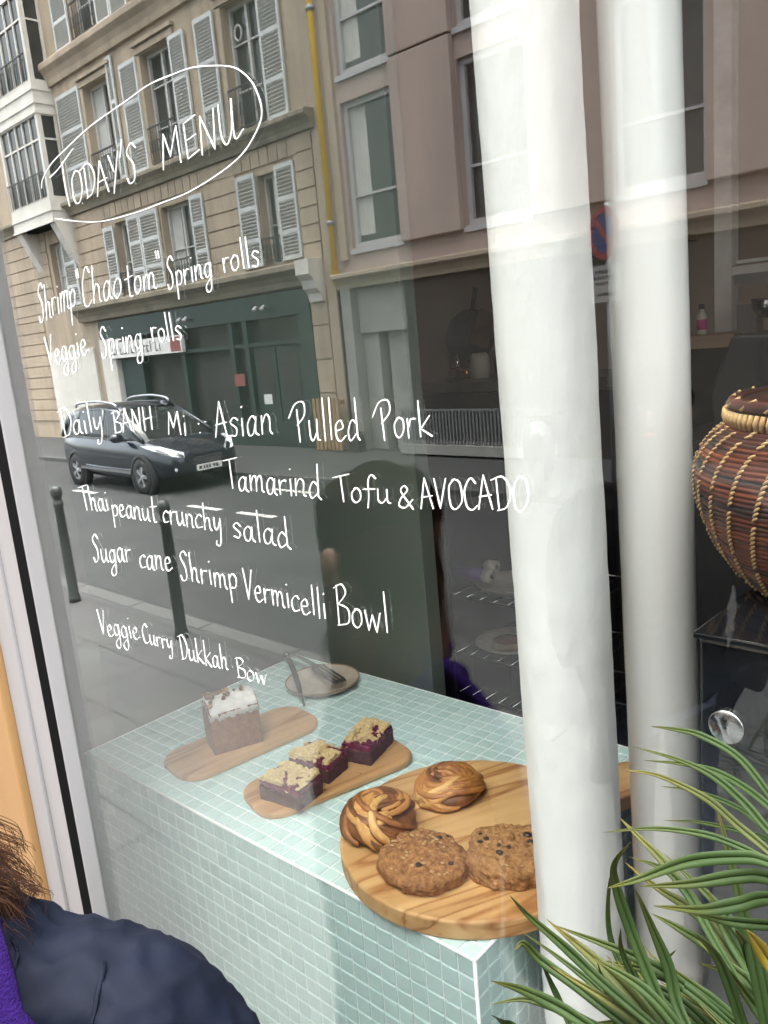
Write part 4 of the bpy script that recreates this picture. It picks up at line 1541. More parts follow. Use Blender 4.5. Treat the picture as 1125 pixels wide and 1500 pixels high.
PEN = 0.00052
random.seed(21)
lines = {}
for (txt, ln, x0, z0, bx_, bz_, ux, uz) in WORDS:
    mb = lines.setdefault(ln, MB())
    tot = sum(GLYPH[c][0] for c in txt)
    cx = 0.0
    for c in txt:
        w, st = GLYPH[c]
        jy = random.uniform(-0.035, 0.035)
        js = random.uniform(0.94, 1.07)
        for kind, pts in zip(st[::2], st[1::2]):
            P = []
            for (a, b) in pts:
                t = (cx + a + random.uniform(-.012, .012)) / tot
                b = b * js + jy + random.uniform(-.015, .015)
                P.append((x0 + bx_ * t + ux * b, z0 + bz_ * t + uz * b, 0))
            if kind == 'c':
                P = catmull(P, 6)
            else:
                Q = []
                for a, b in zip(P, P[1:]):
                    for k_ in range(5):
                        Q.append(Vector(a).lerp(Vector(b), k_ / 5))
                P = Q + [Vector(P[-1])]
            ribbon(mb, [(p[0], p[1]) for p in P], PEN * ((0.35 if txt == 'Bow' else 0.62) if ln == 8 else 1.0))
        cx += w
mb = lines[1]
ribbon(mb, [(p[0], p[1]) for p in catmull([(a, b, 0) for a, b in LOOP], 6)], PEN)
ribbon(mb, [(p[0], p[1]) for p in catmull([(a, b, 0) for a, b in BAR], 6)], PEN)
ribbon(mb, [(p[0], p[1]) for p in catmull([(a, b, 0) for a, b in STEM], 6)], PEN)
for ln in sorted(lines):
    lines[ln].build('handwriting', M_['ink'], pane)

# ---- the two white pipes just inside the window
def white_pipe(x_of_z, y, r, m, lumpy, name, label):
    mb = MB()
    N, n = 420, 64
    vs, fs = [], []
    for i in range(N + 1):
        z = 0.006 + 3.89 * i / N
        for k_ in range(n):
            a = 2 * pi * k_ / n
            q = r + lumpy * noise.noise(Vector((cos(a) * 2.2, sin(a) * 2.2, z * 9))) + lumpy * 0.55 * noise.noise(Vector((cos(a) * 5, sin(a) * 5, z * 48))) + lumpy * 0.30 * noise.noise(Vector((cos(a) * 12, sin(a) * 12, z * 150)))
            vs.append((x_of_z(z) + q * cos(a), y + q * sin(a), z))
    for i in range(N):
        for k_ in range(n):
            k2 = (k_ + 1) % n
            fs.append((i * n + k_, i * n + k2, (i + 1) * n + k2, (i + 1) * n + k_))
    mb.add(vs, fs, True)
    return tag(mb.build(name, M_[m]), label, 'pipe', 'white pipes inside the window')


white_pipe(lambda z: -0.434 - 0.0198 * (z - 1.33), 0.25, 0.0485, 'pipe_paint', 0.0009, 'white_pipe', 'thick white pipe with lumpy brushed paint, left of the two in the window')
white_pipe(lambda z: -0.3785 - 0.0153 * (z - 1.45), 0.35, 0.0385, 'pipe_gloss', 0.0004, 'white_pipe', 'smoother glossy white pipe, right of the two in the window')

# ---- tiled counter
CA = radians(2.06)
CO = Vector((-1.401, 0.127, 0))
CW, CD, CZ = 0.8826, 0.5355, 1.25
CMX = Matrix.Translation(CO) @ Matrix.Rotation(CA, 4, 'Z')
ctr = thing('tiled_counter', (-0.97, 0.40, 0.006), 'display counter covered in small pale mint mosaic tiles behind the window', 'counter')
MB().box((0.0018, 0.0018, 0.006), (CW - 0.0018, CD - 0.0018, CZ - 0.0018), CMX).build('body', M_['grout'], ctr)
NX, NY = 34, 21
px_, py_ = CW / NX, CD / NY
random.seed(5)


def tile_face(mb, origin, U, V, W, nu, nv, pu, pv, tones):
    for j in range(nv):
        for i in range(nu):
            gp_ = 0.0011
            h = 0.0032 + random.uniform(-0.0002, 0.0002)
            t1, t2 = random.uniform(-.007, .007), random.uniform(-.007, .007)
            u0, u1, v0, v1 = i * pu + gp_, (i + 1) * pu - gp_, j * pv + gp_, (j + 1) * pv - gp_
            uc, vc = (u0 + u1) / 2, (v0 + v1) / 2
            vs = []
            for (u, v) in ((u0, v0), (u1, v0), (u1, v1), (u0, v1)):
                vs.append(CMX @ (origin + U * u + V * v))
            for ins, hh in ((0.0004, 0.82), (0.0013, 1.0)):
                for (u, v) in ((u0 + ins, v0 + ins), (u1 - ins, v0 + ins), (u1 - ins, v1 - ins), (u0 + ins, v1 - ins)):
                    z = h * hh + (u - uc) * t1 + (v - vc) * t2
                    vs.append(CMX @ (origin + U * u + V * v + W * z))
            fs = [(8, 9, 10, 11)]
            for k_ in range(4):
                k2 = (k_ + 1) % 4
                fs.append((k_, k2, 4 + k2, 4 + k_))
                fs.append((4 + k_, 4 + k2, 8 + k2, 8 + k_))
            mb.add(vs, fs)
            t = min(1, max(0, random.gauss(0.5, 0.13)))
            tones.extend([t] * 9)


X_, Y_, Z_ = Vector((1, 0, 0)), Vector((0, 1, 0)), Vector((0, 0, 1))
tones = []
tm = MB()
NZ = 47
tile_face(tm, Vector((0, 0, CZ - 0.003)), X_, Y_, Z_, NX, NY, px_, py_, tones)
tile_face(tm, Vector((0, 0.003, CZ - 0.001)), X_, -Z_, -Y_, NX, NZ, px_, px_, tones)
tile_face(tm, Vector((CW - 0.003, 0, CZ - 0.001)), Y_, -Z_, X_, NY, NZ, py_, px_, tones)
tile_face(tm, Vector((0.003, 0, CZ - 0.001)), Y_, -Z_, -X_, NY, NZ, py_, px_, tones)
tile_face(tm, Vector((0, CD - 0.003, CZ - 0.001)), X_, -Z_, Y_, NX, NZ, px_, px_, tones)
tl = tm.build('tiles', M_['tile'], ctr)
at = tl.data.attributes.new('tone', 'FLOAT', 'FACE')
if len(tones) == len(tl.data.polygons):
    at.data.foreach_set('value', tones)
ed = MB()
e_ = 0.0022
for a, b in (((0, 0, CZ), (CW, 0, CZ)), ((CW, 0, CZ), (CW, CD, CZ)), ((0, CD, CZ), (CW, CD, CZ)), ((0, 0, CZ), (0, CD, CZ)), ((CW, 0, CZ), (CW, 0, 0.02))):
    a, b = Vector(a), Vector(b)
    cc = Vector((e_ * 0.6 if a.x < 0.1 and b.x < 0.1 else (-e_ * 0.6 if a.x > 0.1 and b.x > 0.1 else 0), e_ * 0.6 if a.y < 0.1 and b.y < 0.1 else (-e_ * 0.6 if a.y > .1 and b.y > .1 else 0), -e_ * 0.6 if a.z == b.z else 0))
    ed.tube([CMX @ (a + cc), CMX @ (b + cc)], e_, 8)
ed.build('edge_grout', M_['grout'], ctr)

# ---- boards
def rounded(w, l, r, n=8, bulge=0.0):
    pts = []
    for cx, cy, a0 in ((w / 2 - r, l / 2 - r, 0), (-w / 2 + r, l / 2 - r, 90), (-w / 2 + r, -l / 2 + r, 180), (w / 2 - r, -l / 2 + r, 270)):
        for i in range(n + 1):
            a = radians(a0 + 90 * i / n)
            pts.append((cx + r * cos(a), cy + r * sin(a)))
    return pts


def board(name, poly, M, z0, t, m, label, grp):
    mb = MB()
    mb.prism(poly, z0, z0 + t, 'z', M)
    o = mb.build(name, m, bevel=min(0.004, t * 0.3), seg=3)
    return tag(o, label, 'cutting board', grp)


ZT = CZ + 0.0003
BA = Matrix.Translation((-1.171, 0.322, 0)) @ Matrix.Rotation(radians(-7), 4, 'Z')
board('cutting_board', rounded(0.128, 0.285, 0.045), BA, ZT, 0.011, M_['oak_a'], 'small rounded wooden board under the iced loaf cake', 'wooden boards on the counter')
BB = Matrix.Translation((-0.953, 0.336, 0)) @ Matrix.Rotation(radians(-14), 4, 'Z')
board('cutting_board', rounded(0.124, 0.285, 0.042), BB, ZT, 0.011, M_['oak_b'], 'small rounded wooden board under the berry crumble bars', 'wooden boards on the counter')
RC = Vector((-0.650, 0.330, 0))
ha = radians(66)
pts = []
R_ = 0.186
hw_ = 0.042
a0 = math.asin(hw_ * 1.5 / R_)
for i in range(61):
    a = ha + a0 + (2 * pi - 2 * a0) * i / 60
    pts.append((R_ * cos(a), R_ * sin(a)))
for s in (-1, 1):
    for dd_, ww in (((R_ + 0.012, hw_ * 1.12), (R_ + 0.03, hw_), (R_ + 0.10, hw_ * 0.9), (R_ + 0.118, hw_ * 0.6)) if s < 0 else ((R_ + 0.118, hw_ * 0.6), (R_ + 0.10, hw_ * 0.9), (R_ + 0.03, hw_), (R_ + 0.012, hw_ * 1.12))):
        pts.append((dd_ * cos(ha) - s * ww * sin(ha), dd_ * sin(ha) + s * ww * cos(ha)))
RB = 0.026
board('cutting_board', pts, Matrix.Translation(RC), ZT, RB, M_['pine'], 'thick round pine board with a handle, under the buns and cookies', 'wooden boards on the counter')
Z1 = ZT + 0.0112
Z3 = ZT + RB + 0.0002


# ---- loaf cake
def grid_block(mb, w, l, h, M, nx=10, ny=14, nz=8, dome=0.0, amp=0.001, freq=60, seed=0, skip_top=False):
    """box with noisy, slightly domed faces"""
    def P(u, v, t):
        x, y = (u - .5) * w, (v - .5) * l
        z = h * t + (dome * t * (1 - (2 * u - 1) ** 2))
        q = Vector((x, y, z))
        d = Vector((noise.noise(q * freq + Vector((seed, 0, 0))), noise.noise(q * freq + Vector((0, seed + 9, 0))), noise.noise(q * freq + Vector((0, 0, seed + 21)))))
        if t < 0.01:
            d.z = 0
        return M @ (q + d * amp)
    for a, b, fn in ((nx, ny, lambda i, j: P(i, j, 1)), (nx, ny, lambda i, j: P(1 - i, j, 0)), (nx, nz, lambda i, j: P(i, 0, j)), (nx, nz, lambda i, j: P(1 - i, 1, j)), (ny, nz, lambda i, j: P(1, i, j)), (ny, nz, lambda i, j: P(0, 1 - i, j))):
        vs = [fn(i / a, j / b) for j in range(b + 1) for i in range(a + 1)]
        fs = [(j * (a + 1) + i, j * (a + 1) + i + 1, (j + 1) * (a + 1) + i + 1, (j + 1) * (a + 1) + i) for j in range(b) for i in range(a)]
        mb.add(vs, fs, True)


cake = thing('loaf_cake', (-1.165, 0.30, Z1), 'brown loaf cake with white icing and nuts on the left wooden board', 'cake')
KM = Matrix.Translation((-1.173, 0.305, Z1)) @ Matrix.Rotation(radians(-20), 4, 'Z')
mb = MB()
grid_block(mb, 0.060, 0.088, 0.075, KM, 12, 16, 12, dome=0.017, amp=0.0013, freq=110)
mb.build('sponge', M_['loaf'], cake)
mb = MB()
nx, ny = 22, 26
vs, fs = [], []
for j in range(ny + 1):
    for i in range(nx + 1):
        u, v = i / nx, j / ny
        x, y = (u - .5) * 0.0635, (v - .5) * 0.091
        z = 0.0772 + 0.019 * (1 - abs(2 * u - 1) ** 2.4) + 0.0045 * noise.noise(Vector((x * 70, y * 70, 4))) + 0.0015 * noise.noise(Vector((x * 200, y * 200, 2)))
        if u < 0.04 or v < 0.03 or u > 0.96 or v > 0.97:
            e = 0.5 + 0.5 * noise.noise(Vector((x * 160, y * 160, 8)))
            z -= 0.005 + 0.016 * e
        vs.append(KM @ Vector((x, y, z)))
for j in range(ny):
    for i in range(nx):
        fs.append((j * (nx + 1) + i, j * (nx + 1) + i + 1, (j + 1) * (nx + 1) + i + 1, (j + 1) * (nx + 1) + i))
mb.add(vs, fs, True)
ic = mb.build('icing', M_['icing'], cake)
md = ic.modifiers.new('thickness', 'SOLIDIFY')
md.thickness = 0.003
random.seed(9)
for q in range(26):
    x, y = random.uniform(-0.024, 0.024), random.uniform(-0.042, 0.042)
    if q > 12:
        y = random.uniform(-0.042, 0.0)
    z = 0.081 + 0.019 * (1 - abs(x / 0.031) ** 2.4)
    mb = MB()
    s = random.uniform(0.0026, 0.0058)
    mb.blob(KM @ Vector((x, y, z)), (s * random.uniform(.8, 1.3), s, s * 0.7), 2.2, amp=0.0012, freq=260, n=7, seed=q)
    mb.build('nut', M_['nut' if q % 4 else 'nut_pale'], ic)


# ---- berry crumble bars
def crumble_bar(M, w, l, h, label, seed):
    t = thing('crumble_bar', M.translation, label, 'cake bar', 'berry crumble bars')
    mb = MB()
    grid_block(mb, w, l, h * 0.56, M, 12, 12, 6, amp=0.0016, freq=150, seed=seed)
    mb.build('sponge', M_['bar_sponge'], t)
    mb = MB()
    grid_block(mb, w * 0.985, l * 0.985, h * 0.24, M @ Matrix.Translation((0, 0, h * 0.5)), 14, 14, 5, amp=0.0034, freq=140, seed=seed + 3)
    mb.build('berry_layer', M_['berry'], t)
    mb = MB()
    rnd = random.Random(seed)
    n = 0
    nx = 24
    ny = int(nx * l / w)
    vs, fs = [], []
    cell = {}
    for j in range(ny + 1):
        for i in range(nx + 1):
            x, y = (i / nx - .5) * w * 0.98, (j / ny - .5) * l * 0.98
            cov = 1.5 * noise.noise(Vector((x * 62 + seed, y * 62, 1.3))) + 0.20
            z = h * 0.76 + max(-0.005, min(0.006, cov * 0.012)) + 0.0024 * noise.noise(Vector((x * 210, y * 210, seed)))
            e = min(i, nx - i, j, ny - j)
            if e < 2:
                z -= (2 - e) * 0.0025
            vs.append(M @ Vector((x + 0.001 * noise.noise(Vector((x * 300, y * 300, 1))), y, z)))
    for j in range(ny):
        for i in range(nx):
            fs.append((j * (nx + 1) + i, j * (nx + 1) + i + 1, (j + 1) * (nx + 1) + i + 1, (j + 1) * (nx + 1) + i))
    mb.add(vs, fs, True)
    for q in range(420):
        x, y = rnd.uniform(-.49, .49) * w, rnd.uniform(-.49, .49) * l
        cov = 1.5 * noise.noise(Vector((x * 62 + seed, y * 62, 1.3))) + 0.20
        if cov < 0.02:
            continue
        s = rnd.choice((0.0016, 0.002, 0.0026, 0.0034))
        mb.blob(M @ Vector((x, y, h * 0.77 + min(0.006, cov * 0.012) + s * 0.1)), (s * rnd.uniform(.8, 1.4), s * rnd.uniform(.8, 1.3), s * 0.8), 2.4, amp=s * 0.35, freq=400, n=5, seed=q)
    mb.build('crumble_topping', M_['crumble'], t)
    mb = MB()
    for q in range(30):
        x, y = rnd.uniform(-.48, .48) * w, rnd.uniform(-.48, .48) * l
        cov = 1.5 * noise.noise(Vector((x * 62 + seed, y * 62, 1.3))) + 0.20
        if cov > 0.12:
            continue
        s = rnd.uniform(0.003, 0.0048)
        mb.blob(M @ Vector((x, y, h * 0.775)), (s, s, s * .8), 2, amp=0.0006, freq=200, n=7, seed=q)
    if mb.v:
        mb.build('berries', M_['berry'], t)
    return t


crumble_bar(Matrix.Translation((-0.947, 0.250, Z1)) @ Matrix.Rotation(radians(10), 4, 'Z'), 0.080, 0.058, 0.042, 'berry crumble bar nearest the glass, with a plum coloured front face', 31)
crumble_bar(Matrix.Translation((-0.966, 0.326, Z1)) @ Matrix.Rotation(radians(12), 4, 'Z'), 0.078, 0.056, 0.041, 'berry crumble bar tucked close behind the nearest bar', 57)
crumble_bar(Matrix.Translation((-0.944, 0.420, Z1)) @ Matrix.Rotation(radians(17), 4, 'Z'), 0.054, 0.086, 0.043, 'berry crumble bar standing apart at the far end of its board', 83)
random.seed(4)
mb = MB()
for q in range(60):
    x, y = random.gauss(-0.955, 0.035), random.gauss(0.33, 0.07)
    p = BB.inverted() @ Vector((x, y, 0))
    if abs(p.x) > 0.055 or abs(p.y) > 0.13:
        continue
    s = random.uniform(0.0005, 0.0014)
    mb.blob((x, y, Z1 + s * .6), (s, s, s * .7), n=4)
stuff(mb.build('crumbs', M_['bar_sponge']), 'dark cake crumbs scattered on the board round the crumble bars', 'crumbs')


# ---- plaited buns
def bun(c, R, H, label, seed, spin):
    t = thing('twisted_bun', c, label, 'bun', 'twisted sweet buns')
    rnd = random.Random(seed)
    vs_all, fs_all, tones = [], [], []
    mb = MB()
    mb.blob(Vector(c) + Vector((0, 0, H * 0.30)), (R * 0.86, R * 0.86, H * 0.42), 2.2, amp=0.003, freq=40, n=16, seed=seed, flatbot=-H * 0.295)
    tones += [0.12] * len(mb.f)
    C = Vector(c)
    groups = 9
    for q in range(groups):
        # each ribbon of the plait is an arc of a tilted ring lying on the dome
        az = 2 * pi * q / groups * 2.0 * spin + rnd.uniform(-.25, .25)
        tilt = radians(rnd.uniform(26, 58) if q < 6 else rnd.uniform(8, 22))
        axis = Vector((sin(tilt) * cos(az), sin(tilt) * sin(az), cos(tilt)))
        e1 = axis.orthogonal().normalized()
        e2 = axis.cross(e1)
        h0 = rnd.uniform(0.05, 0.55) if q < 6 else rnd.uniform(0.6, 0.8)
        a0 = rnd.uniform(0, 2 * pi)
        span = rnd.uniform(2.6, 4.6)
        tn0 = rnd.choice((0.16, 0.30, 0.46, 0.58, 0.70))
        ns = rnd.choice((3, 3, 4))
        for s_ in range(ns):
            hh = h0 + s_ * 0.125
            if hh > 0.97:
                continue
            rr = sqrt(max(0.02, 1 - hh * hh))
            P, rad = [], []
            n = 26
            wob = rnd.uniform(0, 6)
            for i in range(n + 1):
                u = i / n
                a = a0 + spin * span * u + s_ * 0.12
                d = axis * (hh + 0.05 * sin(3 * u + wob)) + (e1 * cos(a) + e2 * sin(a)) * rr
                lift = 0.90 + 0.10 * sin(pi * u) - 0.03 * (s_ % 2)
                x, y, z = d.x * R * lift * 0.93, d.y * R * lift * 0.93, d.z
                zz = H * (0.16 + 0.80 * z * lift) if z > 0 else H * (0.16 + 0.22 * z)
                if z < -0.2:
                    k_ = 1 + (z + 0.2) * 0.35
                    x, y = x * k_, y * k_
                P.append(C + Vector((x, y, max(0.005, zz))))
                rad.append(0.0060 * R / 0.055 * (0.5 + 0.5 * sin(pi * min(1, max(0, u * .9 + .05)))) * rnd.uniform(.95, 1.05))
            n0 = len(mb.f)
            mb.tube(P, rad, 10, flat=0.85)
            for f_i in range(len(mb.f) - n0):
                tones.append(tn0 + rnd.uniform(-.05, .05) + 0.07 * sin(2 * pi * (f_i % 10) / 10) + (0.10 if s_ == ns - 1 else 0))
    o = mb.build('dough', M_['bun'], t)
    me = o.data
    at_ = me.attributes.new('tone', 'FLOAT', 'FACE')
    if len(tones) == len(me.polygons):
        at_.data.foreach_set('value', tones)
    md_ = o.modifiers.new('smooth', 'SUBSURF')
    md_.levels = md_.render_levels = 1
    return t


bun((-0.752, 0.250, Z3), 0.059, 0.053, 'darker tall twisted bun with glazed strands at the left edge of the round board', 5, 1)
bun((-0.729, 0.378, Z3), 0.056, 0.040, 'paler flat twisted bun standing behind the others on the round board', 12, -1)


# ---- cookies
def cookie(c, s, p, label, m, seed, chips, ang=0.0):
    t = thing('cookie', c, label, 'cookie', 'big cookies on the round board')
    mb = MB()
    M = Matrix.Rotation(ang, 4, 'Z')
    mb.blob(c, s, p, amp=0.0050, freq=52, amp2=0.0030, freq2=150, n=60, M=M, flatbot=-s[2] * 0.45, seed=seed)
    for i, v in enumerate(mb.v):
        mb.v[i] = (v[0], v[1], v[2] + s[2] * 0.45)
    mb.build('dough', M_[m], t)
    rnd = random.Random(seed)
    for q in range(chips):
        a, r = rnd.uniform(0, 2 * pi), sqrt(rnd.random()) * 0.85
        x, y = r * s[0] * cos(a), r * s[1] * sin(a)
        zz = s[2] * 0.45 + s[2] * (max(0.02, 1 - abs(r) ** 2.6)) ** (1 / 2.6)
        ss = rnd.uniform(0.0022, 0.0048)
        cb = MB()
        cb.blob(Vector(c) + (M @ Vector((x, y, zz - ss * .1))), (ss * 1.2, ss, ss * .8), 2.6, amp=0.0008, freq=300, n=6, seed=q)
        cb.build('chocolate_chip', M_['chocolate'], t)
    cb = MB()
    for q in range(70):
        a, r = rnd.uniform(0, 2 * pi), sqrt(rnd.random()) * 0.93
        x, y = r * s[0] * cos(a), r * s[1] * sin(a)
        zz = s[2] * 0.45 + s[2] * (max(0.02, 1 - abs(r) ** 2.6)) ** (1 / 2.6)
        ss = rnd.uniform(0.0014, 0.0028)
        cb.blob(Vector(c) + (M @ Vector((x, y, zz))), (ss * 1.3, ss, ss * .35), 2.0, amp=0.0005, freq=400, n=4, seed=q)
    cb.build('oat_flakes', M_['oat'], t)
    return t


cookie((-0.648, 0.222, Z3), (0.058, 0.053, 0.021), 2.5, 'round rough brown oat cookie at the front of the round board', 'cookie', 3, 5)
cookie((-0.560, 0.298, Z3), (0.060, 0.052, 0.023), 3.0, 'squarish cookie dotted with dark chocolate chips, half behind the thick pipe', 'cookie_pale', 8, 15, radians(35))

# ---- plate and tongs
PC = Vector((-1.236, 0.578, ZT))
pt = thing('side_plate', PC, 'small speckled stoneware plate with a brown rim at the back of the counter', 'plate')
mb = MB()
mb.lathe([(0.001, 0.003), (0.048, 0.003), (0.060, 0.006), (0.0755, 0.0145), (0.0775, 0.0155), (0.0765, 0.0125), (0.062, 0.003), (0.05, 0.0), (0.001, 0.0)], (0, 0), 48, M=Matrix.Translation(PC))
mb.build('plate_body', M_['ceramic'], pt)
mb = MB()
mb.tube([PC + Vector((0.0772 * cos(a), 0.0772 * sin(a), 0.0152)) for a in [2 * pi * k_ / 48 for k_ in range(49)]], 0.0014, 6, cap=False)
mb.build('rim', M_['ceramic_rim'], pt)
tg = thing('serving_tongs', (-1.40, 0.62, ZT), 'steel serving tongs with a slotted blade lying open across the small plate', 'tongs')
hinge = Vector((-1.405, 0.622, CZ + 0.016))


def strip(mb, pts, ws, th=0.0016, side=None):
    """flat metal strip through points with half widths, lying roughly level"""
    P = [Vector(p) for p in pts]
    L, n = [], len(P)
    vs, fs = [], []
    for i in range(n):
        d = (P[min(n - 1, i + 1)] - P[max(0, i - 1)]).normalized()
        s = (side if side else d.cross(Vector((0, 0, 1)))).normalized()
        u = s.cross(d).normalized()
        for a, b in ((-1, -1), (1, -1), (1, 1), (-1, 1)):
            vs.append(P[i] + s * a * ws[i] + u * b * th / 2)
    for i in range(n - 1):
        for k_ in range(4):
            k2 = (k_ + 1) % 4
            fs.append((i * 4 + k_, i * 4 + k2, i * 4 + 4 + k2, i * 4 + 4 + k_))
    fs += [(3, 2, 1, 0), (4 * n - 4, 4 * n - 3, 4 * n - 2, 4 * n - 1)]
    mb.add(vs, fs)


mb = MB()
tip = Vector((-1.186, 0.582, CZ + 0.0195))
mid = hinge.lerp(tip, 0.55) + Vector((0, 0, 0.010))
strip(mb, catmull([hinge, hinge.lerp(tip, 0.25) + Vector((0, 0, .010)), mid], 6), [0.006] * 13)
ax = (tip - mid).normalized()
sd_ = ax.cross(Vector((0, 0, 1))).normalized()
for off, a, b in ((-0.0135, 0.12, 0.9), (-0.0045, 0.12, 1.0), (0.0045, 0.12, 1.0), (0.0135, 0.12, 0.9)):
    strip(mb, [mid.lerp(tip, a) + sd_ * off, mid.lerp(tip, b) + sd_ * off], [0.0028, 0.0028])
strip(mb, [mid, mid.lerp(tip, 0.16)], [0.006, 0.0165])
strip(mb, [mid.lerp(tip, 0.90), mid.lerp(tip, 1.05)], [0.0163, 0.0135])
mb.build('slotted_arm', M_['steel'], tg)
mb = MB()
tip2 = Vector((-1.188, 0.484, CZ + 0.004))
strip(mb, catmull([hinge + Vector((0, -.001, .002)), hinge.lerp(tip2, 0.4) + Vector((0, 0, .016)), hinge.lerp(tip2, 0.75) + Vector((0, 0, .012)), tip2], 6), [0.0058] * 12 + [0.0052, 0.0046, 0.004, 0.0034, 0.003, 0.0026, 0.002])
mb.build('plain_arm', M_['steel'], tg)
MB().blob(hinge, (0.009, 0.008, 0.008), 2.6, n=8).build('hinge', M_['steel'], tg)

